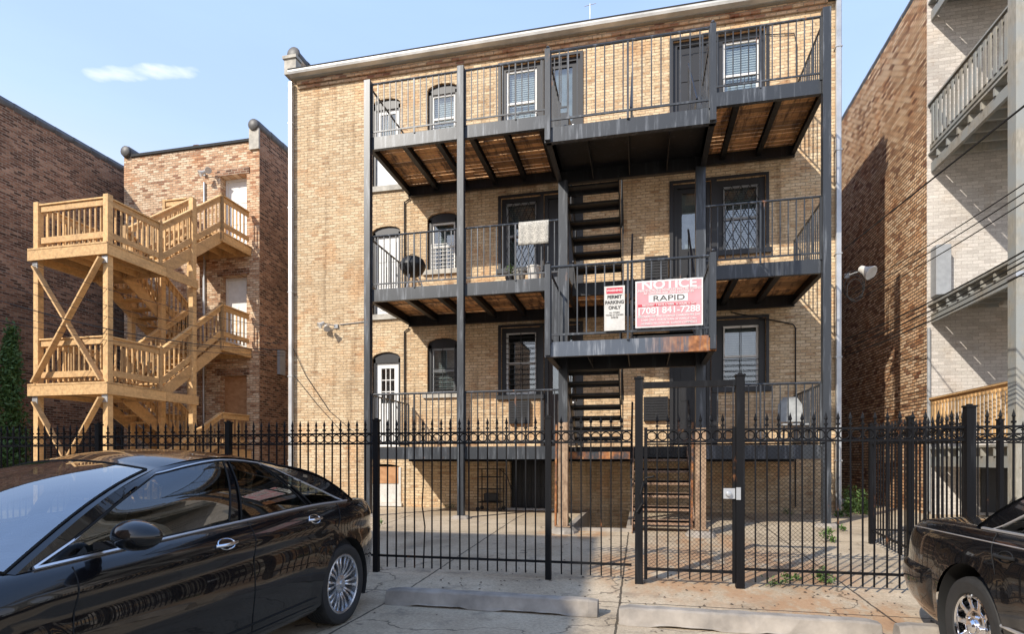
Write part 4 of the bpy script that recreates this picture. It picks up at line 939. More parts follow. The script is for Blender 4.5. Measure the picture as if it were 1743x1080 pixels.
# kettle grill
gx = at(702, 470, DF + .42); GR = thing('kettle_grill', 'black kettle charcoal grill on the second floor balcony', 'grill', (gx.x, DF + .42, FL[1]))
b = MB(); b.lathe([(0, .34), (.12, .36), (.21, .42), (.265, .52), (.275, .56)], (0, 0, 0), 'Z', 24); b.build('bowl', M['steel_dark'], GR, smooth=60, local=True)
b = MB(); b.lathe([(.28, .562), (.275, .60), (.23, .70), (.14, .76), (0, .785)], (0, 0, 0), 'Z', 24); b.tube([(-.05, 0, .775), (-.05, 0, .83), (.05, 0, .83), (.05, 0, .775)], .009, 6); b.build('lid', M['steel_dark'], GR, smooth=60, local=True)
for k in range(3):
    a_ = k * 2.09 + .4; b = MB(); b.tube([(.12 * math.cos(a_), .12 * math.sin(a_), .38), (.26 * math.cos(a_), .26 * math.sin(a_), .01)], .011, 6); b.build('leg', M['metal'], GR, local=True)
# buckets and planters
def pot(px, py, Y, z, r, h, m_, label, name='flower_pot', cat='pot', plant=False):
    v = at(px, py, Y); t = thing(name, label, cat, (v.x, Y, z)); b = MB(); b.lathe([(0, .0), (r * .75, 0), (r, h), (r * 1.06, h), (r * 1.06, h - .03), (r * .97, h - .03), (r * .9, h - .04), (0, h - .04)], (0, 0, 0), 'Z', 16); b.build('container', m_, t, local=True, smooth=40)
    if plant:
        c = MB(); rr_ = random.Random(px)
        for k in range(60):
            a_ = rr_.uniform(0, 6.28); q = Vector((rr_.uniform(0, r) * math.cos(a_), rr_.uniform(0, r) * math.sin(a_), h + rr_.uniform(0, .25))); d = Vector((rr_.uniform(-1, 1), rr_.uniform(-1, 1), rr_.uniform(0, 1))).normalized() * .05; e = d.cross(Vector((0, 0, 1))) * .5
            c.add([q - d, q + e, q + d, q - e], [(0, 1, 2, 3)])
        c.build('foliage', M['leaf2'], t, local=True)
    return t
pot(884, 470, DF + .35, FL[1], .13, .28, M['oldwood'], 'small wooden tub on the second floor balcony left of the white bucket')
pot(908, 470, DF + .3, FL[1], .14, .33, M['offwhite'], 'tall white bucket on the second floor balcony below the rug', 'bucket', 'bucket')
pot(868, 470, DF + .5, FL[1], .10, .22, M['darkframe'], 'small dark pot on the second floor balcony farthest left of the tubs', plant=True)
# chair on first balcony right
v = at(1350, 700, DF + 1.2); CH = thing('garden_chair', 'pale curved back chair at the right end of the first balcony', 'chair', (v.x, DF + 1.2, FL[0]))
b = MB(); b.box(-.24, .24, -.22, .22, .40, .44); b.build('seat', M['greypaint'], CH, local=True, bevel=.01)
b = MB(); pl = [(-.24, .23, .5), (-.22, .25, .85), (-.12, .26, 1.0), (.12, .26, 1.0), (.22, .25, .85), (.24, .23, .5)]; b.prism(pl, (0, .03, 0)); b.build('backrest', M['curtain'], CH, local=True)
for sx in (-1, 1):
    for sy in (-1, 1): b = MB(); b.bar((sx * .21, sy * .19, .40), (sx * .24, sy * .22, 0), .03, .03); b.build('leg', M['darkframe'], CH, local=True)
# wire cart under the first balcony
v = at(835, 872, 12.9); CT = thing('wire_cart', 'black wire utility cart on wheels against the wall under the first balcony', 'cart', (v.x, 12.9, gz(12.9)))
b = MB()
for sx in (-.26, .26):
    for sy in (-.18, .18): b.tube([(sx, sy, .09), (sx, sy, .95)], .013, 6)
for z in (.20, .95): b.tube([(-.26, -.18, z), (.26, -.18, z), (.26, .18, z), (-.26, .18, z)], .011, 6, closed=True)
b.tube([(.26, -.18, .95), (.42, -.18, .80), (.52, -.18, .5)], .011, 6); b.build('frame', M['steel_dark'], CT, local=True)
for z in (.2, .5, .78):
    b = MB(); grid_bars(b, -.25, .25, 0, .34, 0, 9, 6, .004)
    b.v = [Vector((q.x, q.z - .17, z + q.y)) for q in b.v]; b.build('shelf', M['steel_dark'], CT, local=True)
for sx in (-.26, .26):
    for sy in (-.18, .18): b = MB(); b.lathe([(0, -.015), (.045, -.012), (.045, .012), (0, .015)], (sx, sy, .045), 'Y', 12); b.build('wheel', M['rubber'], CT, local=True)
b = MB(); b.box(-.14, .16, -.1, .12, .215, .40); o = b.build('storage_box', M['darkframe'], bevel=.01); o.location = (v.x, 12.9, gz(12.9)); tag(o, 'dark box on the bottom shelf of the wire cart', 'box')
# ---------------------------------------------------------------- cables
def cable(pts, r, label, sag=.0):
    p, q = pts; b = MB(); n = 20; L = []
    for i in range(n + 1): t = i / n; v = p.lerp(q, t); v.z -= sag * 4 * t * (1 - t); L.append(v)
    c0 = (p + q) / 2; b.tube(L, r, 5); o = b.build('utility_cable', M['wire'], loc=c0); return tag(o, label, 'cable', 'overhead cables')
cr0 = Vector((RX + .0, W + .55, 0))
cable((at(1900, 55, 6.2), at(1437, 424, W + .55)), .013, 'thickest overhead cable crossing in front of the right building')
for k, (yr_, yl) in enumerate(((300, 498), (318, 508), (336, 520))): cable((at(1900, yr_ - 95, 6.8), at(1437, yl, W + .6)), .008, ('highest', 'middle', 'lowest')[k] + ' of the three thin overhead cables crossing the orange side wall above the bundle', .1)
for k, (yr_, yl) in enumerate(((405, 578), (415, 584), (424, 592), (436, 600), (448, 606))): cable((at(1900, yr_ - 70, 7.4), at(1438, yl, W + .7)), .008 if k % 2 else .012, ('first', 'second', 'third', 'fourth', 'lowest')[k] + ' from the top of the bundled cables crossing the whitewashed wall', .12)
for k, (yl, yr_, sg_) in enumerate(((418, 560, .25), (450, 575, .3), (470, 585, .35), (505, 596, .30), (535, 602, .15), (545, 606, .2))):
    cable((at(-60, yl - 12, 9.3), at(484, yr_, W - .05)), .006 if k != 3 else .011, ('first', 'second', 'third', 'fourth', 'fifth', 'lowest')[k] + ' from the top of the cables in front of the timber stair tower', sg_)
# ---------------------------------------------------------------- plants
def leafy(name, label, cat, loc, h, rad, n, m_, seed, ls=.05, taper=1.0, stem=True, group=None, zb=.05):
    t = thing(name, label, cat, loc, 0, group); rr_ = random.Random(seed); b = MB()
    cl = [(Vector((rr_.gauss(0, .4) * rad, rr_.gauss(0, .4) * rad, zb * h + h * (1 - zb) * rr_.random() ** .9)), rr_.uniform(.12, .3) * rad) for _ in range(max(5, n // 90))]
    for k in range(n):
        c, r0 = rr_.choice(cl); f = 1 - taper * (c.z / h) * .85; r1 = r0 * (.25 + .75 * f); q = Vector((c.x * f + rr_.gauss(0, r1), c.y * f + rr_.gauss(0, r1), c.z + rr_.gauss(0, r0)))
        if q.z < 0.02: continue
        d = Vector((rr_.gauss(0, 1), rr_.gauss(0, 1), rr_.gauss(.3, 1))).normalized(); e = d.orthogonal().normalized(); e = (Matrix.Rotation(rr_.uniform(0, 6.28), 3, d) @ e) * ls * .33; d = d * ls * rr_.uniform(.6, 1.2)
        b.add([q - d, q + e, q + d, q - e], [(0, 1, 2, 3)])
    b.build('crown' if stem else 'foliage', m_, t, local=True)
    if stem:
        b = MB(); b.tube([(0, 0, -.05), (.03, .02, h * .3), (-.02, 0, h * .6), (0, 0, h * .92)], [rad * .10, rad * .07, rad * .045, .01], 7)
        for k in range(8): a_ = k * 2.4; z = h * (.15 + .09 * k); f = 1 - z / h * .8; b.tube([(0, 0, z), (rad * .45 * f * math.cos(a_), rad * .45 * f * math.sin(a_), z + .3)], [rad * .03, .006], 5)
        b.build('trunk', M['bark'], t, local=True)
    return t
v = at(18, 785, 12.5); leafy('evergreen_tree', 'narrow dark green tree left of the timber stair tower', 'tree', (v.x, 12.5, gz(12.5)), 4.5, .72, 9000, M['leaf'], 4, .075, 1.05)
for k, (px, Y, h_, r_) in enumerate(((1452, 14.2, .42, .30), (1468, 13.6, .34, .26), (1440, 12.9, .3, .2))):
    v = at(px, 785, Y); leafy('weed', ('tall weed by the corner downspout of the main building', 'low weed in the side passage, nearest the alley fence', 'small weed growing out of the corner of the yard')[k], 'weed', (v.x, Y, gz(Y)), h_, r_, 500, M['leaf2'], 30 + k, .045, .3, False)
for k, (px, Y) in enumerate(((1388, 6.9), (1410, 9.5), (965, 9.9))):
    v = at(px, 785, Y); leafy('weed', ('little weed at the foot of the fence right of the gate', 'weed beside the right corner post of the balconies', 'tuft at the foot of the left stair post')[k], 'weed', (v.x, Y, gz(Y)), (.14, .2, .25)[k], (.2, .16, .1)[k], 160, M['leaf2'], 40 + k, .035, .2, False)
for k, (px, Y) in enumerate(((700, 6.62), (1010, 6.45), (1330, 6.6), (1475, 6.62), (760, 13.2), (1345, 13.2), (1432, 10.6), (640, 9.6))):
    if k in (0, 1, 3): continue
    v = at(px, 785, Y); leafy('weed', ('grass tuft at the fence foot right of the left car', 'grass tuft at the fence foot left of the gate', 'grass tuft under the fence right of the gate', 'grass tuft under the fence beside the right car', 'weed at the wall foot beside the wire cart', 'weed at the wall foot under the right end of the balconies', 'weed in the yard joint beyond the right corner post', 'weed in the yard behind the left car')[k], 'weed', (v.x, Y, gz(Y)), .07 + .02 * (k % 4), .10 + .03 * (k % 3), 70 + 20 * (k % 4), M['leaf2'], 60 + k, .028, .1, False)
# fallen leaves and grit
b = MB(); rr_ = random.Random(9)
for k in range(420):
    x = rr_.uniform(-2.4, 3.4); y = rr_.choice([rr_.uniform(5.35, 6.6), rr_.uniform(4.6, 9.5)]); s = rr_.uniform(.006, .022); a_ = rr_.uniform(0, 6.28); z = gz(y) + .006
    b.add([(x + s * math.cos(a_), y + s * math.sin(a_), z), (x - s * .6 * math.sin(a_), y + s * .6 * math.cos(a_), z + s * .5), (x - s * math.cos(a_), y - s * math.sin(a_), z), (x + s * .6 * math.sin(a_), y - s * .6 * math.cos(a_), z + .002)], [(0, 1, 2, 3)])
o = b.build('leaf_litter', M['bark']); tag(o, 'scattered dry leaf litter and grit along the fence', 'litter', kind='stuff')
# ---------------------------------------------------------------- cars
def paint_mat(name, col, flake=.02):
    m, nt, B = mat(name); g = NT(nt); tcn = g.n('ShaderNodeTexCoord')
    c = g.mix(g.math('MULTIPLY', g.sm(g.noise(tcn.outputs['Object'], 3, 6, .6), .45, .7), .05), col, (.06, .06, .06))
    g.l(c, B.inputs['Base Color']); B.inputs['Roughness'].default_value = .22; B.inputs['Coat Weight'].default_value = 1.0; B.inputs['Coat Roughness'].default_value = .02
    B.inputs['Specular IOR Level'].default_value = .15; B.inputs['IOR'].default_value = 1.5
    n1 = g.noise(tcn.outputs['Object'], 1.7, 2)
    g.bump(n1, .12, .012, B)
    B.inputs['Coat IOR'].default_value = 1.5
    dst = g.noise(tcn.outputs['Object'], 90, 4); g.l(g.math('MULTIPLY', g.sm(dst, .5, .8), .08), B.inputs['Coat Roughness'])
    return m
M['carpaint'] = paint_mat('black_car_paint', (.004, .004, .005, 1))
M['chrome'] = flat('chrome', (.78, .78, .80), .07, 1.0, var=.08)
M['satin'] = flat('satin_chrome', (.75, .75, .76), .32, .8, var=.05)
M['alloy'] = flat('silver_alloy', (.60, .61, .63), .25, .85, var=.15)
M['carglass'] = glass_mat('tinted_car_glass', (.30, .34, .33), boost=.07, rough=.003)
M['wsglass'] = glass_mat('windshield_glass', (.62, .68, .66), boost=.28, rough=.003)
M['cabin'] = flat('car_interior', (.03, .031, .034), .8)
M['seat'] = flat('seat_leather', (.05, .05, .052), .6)
M['tail'] = flat('tail_lamp_red', (.35, .01, .01), .15, coat=1, var=.2)
M['seam'] = flat('panel_gap', (.004, .004, .004), .9, var=0)
def interp(tab, x):
    if x <= tab[0][0]: return tab[0][1]
    for i in range(len(tab) - 1):
        a, b_ = tab[i], tab[i + 1]
        if x <= b_[0]:
            t = (x - a[0]) / (b_[0] - a[0]); h = b_[0] - a[0]
            def sl(k):
                if k <= 0 or k >= len(tab) - 1: j = min(max(k, 0), len(tab) - 2) if k <= 0 else len(tab) - 2; return (tab[j + 1][1] - tab[j][1]) / (tab[j + 1][0] - tab[j][0])
                s0 = (tab[k][1] - tab[k - 1][1]) / (tab[k][0] - tab[k - 1][0]); s1 = (tab[k + 1][1] - tab[k][1]) / (tab[k + 1][0] - tab[k][0])
                return 0 if s0 * s1 <= 0 else 2 * s0 * s1 / (s0 + s1)
            m0, m1 = sl(i) * h, sl(i + 1) * h
            return (2 * t**3 - 3 * t * t + 1) * a[1] + (t**3 - 2 * t * t + t) * m0 + (-2 * t**3 + 3 * t * t) * b_[1] + (t**3 - t * t) * m1
    return tab[-1][1]
def wheel(parent, x, y, Rw, side, style, wd=.225, rim=.71):
    """side +1: outer face towards +y"""
    c = (x, y, Rw); b = MB(); rr0 = Rw * rim; hw = wd / 2
    prof = [(rr0, -hw * .80), (rr0 + .012, -hw * .92), (Rw * .90, -hw * 1.0), (Rw * .97, -hw * .92), (Rw, -hw * .74)]
    for k in range(-3, 4): g = hw * .74 * k / 3.5; prof += [(Rw, g - .012), (Rw - .008, g - .008), (Rw - .008, g + .004), (Rw, g + .008)] if abs(k) < 3 else []
    prof += [(Rw, hw * .74), (Rw * .97, hw * .92), (Rw * .90, hw * 1.0), (Rw * .86, hw * .985), (rr0 + .012, hw * .92), (rr0, hw * .80)]
    b.lathe([(r, h * side) for r, h in prof], c, 'Y', 48); t = b.build('wheel', M['rubber'], parent, local=True, smooth=40)
    b = MB(); b.lathe([(rr0 + .004, hw * .86 * side), (rr0 - .006, hw * .90 * side), (rr0 - .018, hw * .84 * side), (rr0 - .022, hw * .55 * side), (rr0 - .04, -hw * .7 * side), (.05, -hw * .75 * side)], c, 'Y', 48)
    b.build('rim', M['alloy'] if style == 'spoke' else M['chrome'], t, local=True, smooth=40)
    b = MB(); b.lathe([(.0, -.02 * side), (rr0 * .72, -.02 * side), (rr0 * .72, -.045 * side), (0, -.05 * side)], c, 'Y', 32); b.build('brake_disc', M['metal'] if style == 'spoke' else M['cabin'], t, local=True, smooth=40)
    b = MB(); yo = hw * .80 * side; cv = Vector(c)
    if style == 'spoke':
        for k in range(10):
            for off, th in ((-.105, .017), (.105, .017)):
                a = 2 * math.pi * k / 10 + .1
                p0 = cv + Vector((math.cos(a + off * .9) * .055, yo - .028 * side, math.sin(a + off * .9) * .055)); a2 = a + off * 1.25
                p1 = cv + Vector((math.cos(a2) * (rr0 - .014), yo - .004 * side, math.sin(a2) * (rr0 - .014))); pm = p0.lerp(p1, .5) + Vector((0, .006 * side, 0))
                d = (p1 - p0).normalized(); w_ = d.cross(Vector((0, 1, 0))).normalized()
                vs = [];
                for q, s_ in ((p0, .008), (pm, .011), (p1, .016)): vs += [q - w_ * s_ - Vector((0, .022 * side, 0)), q - w_ * s_ * .6, q + w_ * s_ * .6, q + w_ * s_ - Vector((0, .022 * side, 0))]
                fs = []
                for i in range(2):
                    for j in range(3): fs.append((i * 4 + j, i * 4 + j + 1, i * 4 + j + 5, i * 4 + j + 4))
                b.add(vs, fs)
        b.lathe([(.0, yo + .004 * side), (.030, yo + .002 * side), (.034, yo - .010 * side), (.072, yo - .020 * side), (.075, yo - .045 * side)], c, 'Y', 24)
        for k in range(5): a = 2 * math.pi * k / 5; q = cv + Vector((.052 * math.cos(a), 0, .052 * math.sin(a))); b.lathe([(0, yo - .010 * side), (.009, yo - .012 * side), (.009, yo - .03 * side)], q, 'Y', 6)
    else:
        # polished wheel with ten rounded windows
        nn = 120; ring = []
        rad = [(.050, .012), (.075, -.004), (.10, -.008), (rr0 * .58, -.006), (rr0 * .66, -.002), (rr0 * .86, .004), (rr0 * .93, .002), (rr0 - .004, .010)]
        for r_, h in rad: ring.append([cv + Vector((r_ * math.cos(2 * math.pi * k / nn), yo + h * side - .012 * side, r_ * math.sin(2 * math.pi * k / nn))) for k in range(nn)])
        vs = [v for r_ in ring for v in r_]; fs = []
        for i in range(len(rad) - 1):
            for k in range(nn):
                ph = (k % 12); hole = (i in (4, 5) and 2 <= ph <= 9) or (i == 3 and 3 <= ph <= 8)
                if not hole: fs.append((i * nn + k, i * nn + (k + 1) % nn, (i + 1) * nn + (k + 1) % nn, (i + 1) * nn + k))
        b.add(vs, fs); b.lathe([(0, yo + .022 * side), (.034, yo + .020 * side), (.045, yo + .010 * side), (.05, yo - .002 * side)], c, 'Y', 24)
        for k in range(5): a = 2 * math.pi * k / 5; q = cv + Vector((.066 * math.cos(a), 0, .066 * math.sin(a))); b.lathe([(0, yo + .004 * side), (.010, yo + .003 * side), (.011, yo - .02 * side)], q, 'Y', 6)
    o = b.build('spokes', M['alloy'] if style == 'spoke' else M['chrome'], t, local=True, smooth=35)
    so_ = o.modifiers.new('thick', 'SOLIDIFY'); so_.thickness = .006; so_.offset = 0
    return t
def sedan(spec, name, label, loc, rz):
    S = spec; car = thing(name, label, 'car', loc, rz, None)
    a, W2 = S['L'] / 2, S['W']
    def yo(x):   # plan outline half width
        t = abs(x / a); p = S['pf'] if x > 0 else S['pr']; return W2 * max(0.0, 1 - t ** p) ** (1 / 2.5) * (1 - (.035 if x > 0 else .02) * t * t)
    def zs(x): return interp(S['zs'], x)
    def zb(x): return interp(S['zb'], x)
    def side_off(h, x): return interp(S['prof'], h)
    def end_off(h, x): return interp(S['ef'] if x > 0 else S['er'], h)
    def P(xo, y_, h):
        w_ = min(1.0, abs(xo / a)) ** 8; sg_ = 1 if xo > 0 else -1
        x = xo - sg_ * end_off(h, xo) * w_; z = zb(xo) + (zs(xo) - zb(xo)) * h
        return Vector((x, y_ * (1 - side_off(h, xo)), z))
    # half outline: rear centre -> side -> front centre
    pts = []
    NYE = 12
    def xs_at(yfrac, sg_):
        lo, hi = 0, a
        for _ in range(50):
            mid = (lo + hi) / 2
            if yo(mid * sg_) > yfrac * W2: lo = mid
            else: hi = mid
        return lo * sg_
    fr = .84
    for i in range(NYE): f = fr * i / NYE; pts.append((xs_at(f, -1) if i else -a, W2 * f))
    xr_, xf_ = xs_at(fr, -1), xs_at(fr, 1)
    NX = int((xf_ - xr_) / .035)
    wx = []
    for i in range(NX + 1): x = xr_ + (xf_ - xr_) * i / NX; pts.append((x, yo(x)))
    for i in range(NYE - 1, -1, -1): f = fr * i / NYE; pts.append((xs_at(f, 1) if i else a, W2 * f))
    NR = 26; hs = [i / (NR - 1) for i in range(NR)]
    n = len(pts)
    Rw = S['Rw']; Ra = Rw + S.get('gap', .055); wc = [(S['ra'], Rw + .01), (S['fa'], Rw + .01)]
    body = MB(); grid = {}
    for sgn in (1, -1):
        for i, (x, y_) in enumerate(pts):
            for j, h in enumerate(hs):
                v = P(x, y_, h)
                if y_ > W2 * .8:
                    for (cx_, cz_) in wc:
                        dx, dz = v.x - cx_, v.z - cz_; r = math.hypot(dx, dz)
                        if abs(r - Ra) < .030 and r > .01: k = Ra / r; v.x = cx_ + dx * k; v.z = cz_ + dz * k
                        # flare round the arch
                        if r < Ra + .14: v.y += .012 * max(0, 1 - abs(r - Ra) / .14)
                grid[(sgn, i, j)] = Vector((v.x, v.y * sgn, v.z))
    vs = []; idx = {}
    for k, v in grid.items(): idx[k] = len(vs); vs.append(v)
    fs = []
    for sgn in (1, -1):
        for i in range(n - 1):
            for j in range(NR - 1):
                q = [(sgn, i, j), (sgn, i + 1, j), (sgn, i + 1, j + 1), (sgn, i, j + 1)]; c = sum((grid[k] for k in q), Vector()) / 4
                if abs(c.y) > W2 * .5 and any(math.hypot(c.x - cx_, c.z - cz_) < Ra for cx_, cz_ in wc): continue
                fs.append([idx[k] for k in q])
    # top cap: hood, cowl, trunk
    KC = 9; cab = (S['xwr'] + .02, S['xwf'] - .02)
    def crown(x): return interp(S['crown'], x) * (1 - abs(x / a) ** 10)
    capidx = {}
    for i, (x, y_) in enumerate(pts):
        e = grid[(1, i, NR - 1)]
        for k in range(-KC, KC + 1):
            t = k / KC
            if abs(k) == KC: capidx[(i, k)] = idx[(1 if k > 0 else -1, i, NR - 1)]; continue
            capidx[(i, k)] = len(vs); vs.append(Vector((e.x, e.y * t, e.z + crown(e.x) * (1 - abs(t) ** 2.6))))
    for i in range(n - 1):
        xm = (vs[capidx[(i, 0)]].x + vs[capidx[(i + 1, 0)]].x) / 2
        for k in range(-KC, KC):
            if cab[0] < xm < cab[1] and abs(k + .5) < KC - 1: continue
            fs.append([capidx[(i, k)], capidx[(i + 1, k)], capidx[(i + 1, k + 1)], capidx[(i, k + 1)]])
    body.add(vs, fs)
    # greenhouse
    def etop(x):   # top edge half width of the body
        lo = min(pts, key=lambda p: abs(p[0] - x)); return P(x, yo(x), 1.0).y
    NS = 46; NRG = 12; sid = []
    xwf, xwr, xtf, xtr, yt = S['xwf'], S['xwr'], S['xtf'], S['xtr'], S['yt']
    KW = [1.0] + [.94 * (1 - 2 * i / 14) for i in range(15)] + [-1.0]
    def base(s): x = xwf + (xwr - xwf) * s; return Vector((x, etop(x) - S['inset'], zs(x) + .004))
    def top(s): x = xtf + (xtr - xtf) * s; return Vector((x, yt * (1 - .10 * abs(2 * s - 1) ** 2), interp(S['zt'], s)))
    def side(s, k):
        b0, t0 = base(s), top(s); v = b0.lerp(t0, k); bl = math.sin(math.pi * k); v.y += .035 * bl * 1.0; v.z += .012 * bl
        w_ = (abs(2 * s - 1)) ** 6; v.z += S['bulge'] * w_ * bl; return v
    def front(t, k):   # t in -1..1 across, windshield
        b0, t0 = base(0), top(0); bb = Vector((xwf + S['bow'] * (1 - t * t), b0.y * t, b0.z + crown(xwf) * (1 - abs(t) ** 2.6)))
        tt = Vector((xtf + S['bowt'] * (1 - t * t), t0.y * t, t0.z + S['rc'] * (1 - t * t))); v = bb.lerp(tt, k); bl = math.sin(math.pi * k); sd = side(0, k)
        v.z += (S['bulge'] + .012) * bl; v.y = v.y + (.035 * bl) * t; return v
    def rear(t, k):
        b0, t0 = base(1), top(1); bb = Vector((xwr - S['bowr'] * (1 - t * t), b0.y * t, b0.z + crown(xwr) * (1 - abs(t) ** 2.6)))
        tt = Vector((xtr - S['bowt'] * (1 - t * t), t0.y * t, t0.z + S['rc'] * (1 - t * t))); v = bb.lerp(tt, k); bl = math.sin(math.pi * k)
        v.z += (S['bulge'] + .012) * bl; v.y = v.y + (.035 * bl) * t; return v
    gh = MB(); glass = []
    ss = [i / NS for i in range(NS + 1)]; ks = [j / NRG for j in range(NRG + 1)]
    def kmax(s): return interp(S['kmax'], s)
    panes = S['panes']
    for sgn in (1, -1):
        # side frame cells outside the panes
        for i in range(NS):
            s0, s1 = ss[i], ss[i + 1]
            for j in range(NRG):
                k0, k1 = ks[j], ks[j + 1]; sm_, km_ = (s0 + s1) / 2, (k0 + k1) / 2
                q = [side(s0, k0), side(s1, k0), side(s1, k1), side(s0, k1)]
                for v in q: v.y = (v.y - .012) * sgn
                inside = any(in_pane(p, sm_, km_, -.0) for p in panes)
                if not inside: gh.add(q, [(0, 1, 2, 3)])
    for fn, nm in ((front, 'windshield'), (rear, 'rear_window')):
        for i in range(16):
            for j in range(NRG):
                t0, t1, k0, k1 = KW[i], KW[i + 1], ks[j], ks[j + 1]
                if (1 <= i < 15) and (0 <= j < NRG - 1): continue
                gh.add([fn(t0, k0), fn(t1, k0), fn(t1, k1), fn(t0, k1)], [(0, 1, 2, 3)])
    # roof skin
    def roofp(s, t):
        t0 = top(s); fw_ = max(0, 1 - s / .5) ** 1.5; bw_ = max(0, (s - .5) / .5) ** 1.5; q = 1 - t * t
        return Vector((t0.x + S['bowt'] * q * fw_ - S['bowt'] * q * bw_, t0.y * t, t0.z + S['rc'] * q))
    for i in range(NS):
        for j in range(16): gh.add([roofp(ss[i], KW[j]), roofp(ss[i + 1], KW[j]), roofp(ss[i + 1], KW[j + 1]), roofp(ss[i], KW[j + 1])], [(0, 1, 2, 3)])
    bo = body.build('body', M['carpaint'], car, smooth=S.get('ang', 50), local=True)
    gb = gh.build('cabin_frame', M['carpaint'], car, smooth=60, local=True)
    # panes follow the same surface, slightly outside the frame skin
    for sgn in (1, -1):
        for pi, pn in enumerate(panes):
            g = MB(); NI = 14; rows = []
            for i in range(NI + 1):
                u = i / NI; row = []
                for j in range(9):
                    w_ = j / 8; s, k = pane_pt(pn, u, w_); v = side(s, k); v.y = (v.y - .004) * sgn; row.append(v)
                rows.append(row)
            g.add([v for r_ in rows for v in r_], [(i * 9 + j, (i + 1) * 9 + j, (i + 1) * 9 + j + 1, i * 9 + j + 1) for i in range(NI) for j in range(8)])
            o = g.build('side_window', M['carglass'], car, smooth=60, local=True)
            # moulding round the pane
            edge = [rows[i][0] for i in range(NI + 1)] + [rows[NI][j] for j in range(1, 9)] + [rows[i][8] for i in range(NI - 1, -1, -1)] + [rows[0][j] for j in range(7, 0, -1)]
            tr = MB(); tr.tube([v + Vector((0, .002 * sgn, 0)) for v in edge], .006, 5, closed=True); tr.build('window_seal', M['seam'], o, local=True)
    for fn, nm, gm in ((front, 'windshield', M['wsglass']), (rear, 'rear_window', M['carglass'])):
        g = MB(); rows = [[fn(t * .95, k) + Vector((0, 0, .003)) for k in [q * (1 - 1 / NRG) * 1.03 for q in ks]] for t in KW]; m_ = len(rows[0])
        g.add([v for r_ in rows for v in r_], [(i * m_ + j, (i + 1) * m_ + j, (i + 1) * m_ + j + 1, i * m_ + j + 1) for i in range(16) for j in range(m_ - 1)]); o = g.build(nm, gm, car, smooth=60, local=True)
        tr = MB(); ed = rows[0] + [rows[i][-1] for i in range(1, 17)] + rows[16][::-1][1:] + [rows[i][0] for i in range(15, 0, -1)]; tr.tube(ed, .007, 5, closed=True); tr.build('seal', M['seam'], o, local=True)
    # chrome mouldings
    for sgn in (1, -1):
        c = MB(); s0, s1 = S['chrome']; L1 = [side(s0 + (s1 - s0) * i / 40, .015) for i in range(41)]; c.tube([Vector((v.x, (v.y + .004) * sgn, v.z)) for v in L1], .009, 5)
        if S['topchrome']:
            L2 = []
            for i in range(49):
                u = i / 48; s = s0 + (s1 - s0) * u; L2.append(side(s, kmax_edge(panes, s) + .02))
            c.tube([Vector((v.x, (v.y - .001) * sgn, v.z)) for v in L2], .007, 5)
        c.build('chrome_moulding', M['satin'], car, local=True, smooth=60)
    # shut lines
    def sp(x, h, o=.0015): v = P(x, yo(x), h); v.y += o; return v
    for sgn in (1, -1):
        c = MB()
        for (xa, xb, h0, h1) in S['cuts']: c.tube([(lambda v: Vector((v.x, v.y * sgn, v.z)))(sp(xa + (xb - xa) * i / 14 + .02 * math.sin(math.pi * i / 14), h0 + (h1 - h0) * i / 14)) for i in range(15)], .0035, 4)
        if S.get('sillcut'): xa, xb, h = S['sillcut']; c.tube([(lambda v: Vector((v.x, v.y * sgn, v.z)))(sp(xa + (xb - xa) * i / 30, h)) for i in range(31)], .004, 4)
        c.build('shut_lines', M['seam'], bo, local=True)
        for (xh, hh) in S['handles']:
            c = MB(); vv = [sp(xh - .09 + .18 * i / 8, hh, .004 + .028 * math.sin(math.pi * i / 8) ** .5) for i in range(9)]; c.tube([Vector((v.x, v.y * sgn, v.z)) for v in vv], .011, 7); dh = c.build('door_handle', M[S['handlem']], car, local=True, smooth=60)
            c = MB(); v0 = sp(xh, hh, .0); m_ = 16; c.tube([Vector((v0.x + .07 * math.cos(2 * math.pi * i / m_), (sp(v0.x + .07 * math.cos(2 * math.pi * i / m_), hh + .05 * math.sin(2 * math.pi * i / m_)).y + .001) * sgn, v0.z + .032 * math.sin(2 * math.pi * i / m_))) for i in range(m_)], .004, 4, closed=True); c.build('handle_recess', M['chrome'] if S['handlem'] == 'chrome' else M['seam'], dh, local=True)
        for (xa, xb, h, r_, mm, nm) in S.get('strips', []):
            c = MB(); c.tube([(lambda v: Vector((v.x, v.y * sgn, v.z)))(sp(xa + (xb - xa) * i / 40, h, .002)) for i in range(41)], r_, 6); c.build(nm, M[mm], car, local=True, smooth=60)
        # mirror
        mx_, mz_ = S['mirror']; yb2 = P(mx_, yo(mx_), .95).y; c = MB(); cc = Vector((mx_ - .02, (yb2 + .15), mz_))
        N1, N2 = 14, 10; vs2 = []; f2 = []
        for i in range(N1 + 1):
            ph = math.pi * i / N1
            for j in range(N2 * 2):
                th = math.pi * j / N2; sx = math.sin(ph) * math.cos(th); sy = -math.cos(ph); sz = math.sin(ph) * math.sin(th)
                vs2.append(Vector((cc.x + (.10 if sx > 0 else .035) * sx, (cc.y + .135 * sy), cc.z + .075 * sz * (1 - .15 * sy)))); 
        for i in range(N1):
            for j in range(N2 * 2): f2.append((i * N2 * 2 + j, i * N2 * 2 + (j + 1) % (N2 * 2), (i + 1) * N2 * 2 + (j + 1) % (N2 * 2), (i + 1) * N2 * 2 + j))
        c.add([Vector((v.x, v.y * sgn, v.z)) for v in vs2], f2); c.bar((mx_ + .02, (yb2 - .05) * sgn, mz_ - .05), (mx_, (yb2 + .10) * sgn, mz_ - .03), .06, .035); mr = c.build('mirror', M['carpaint'], car, local=True, smooth=60)
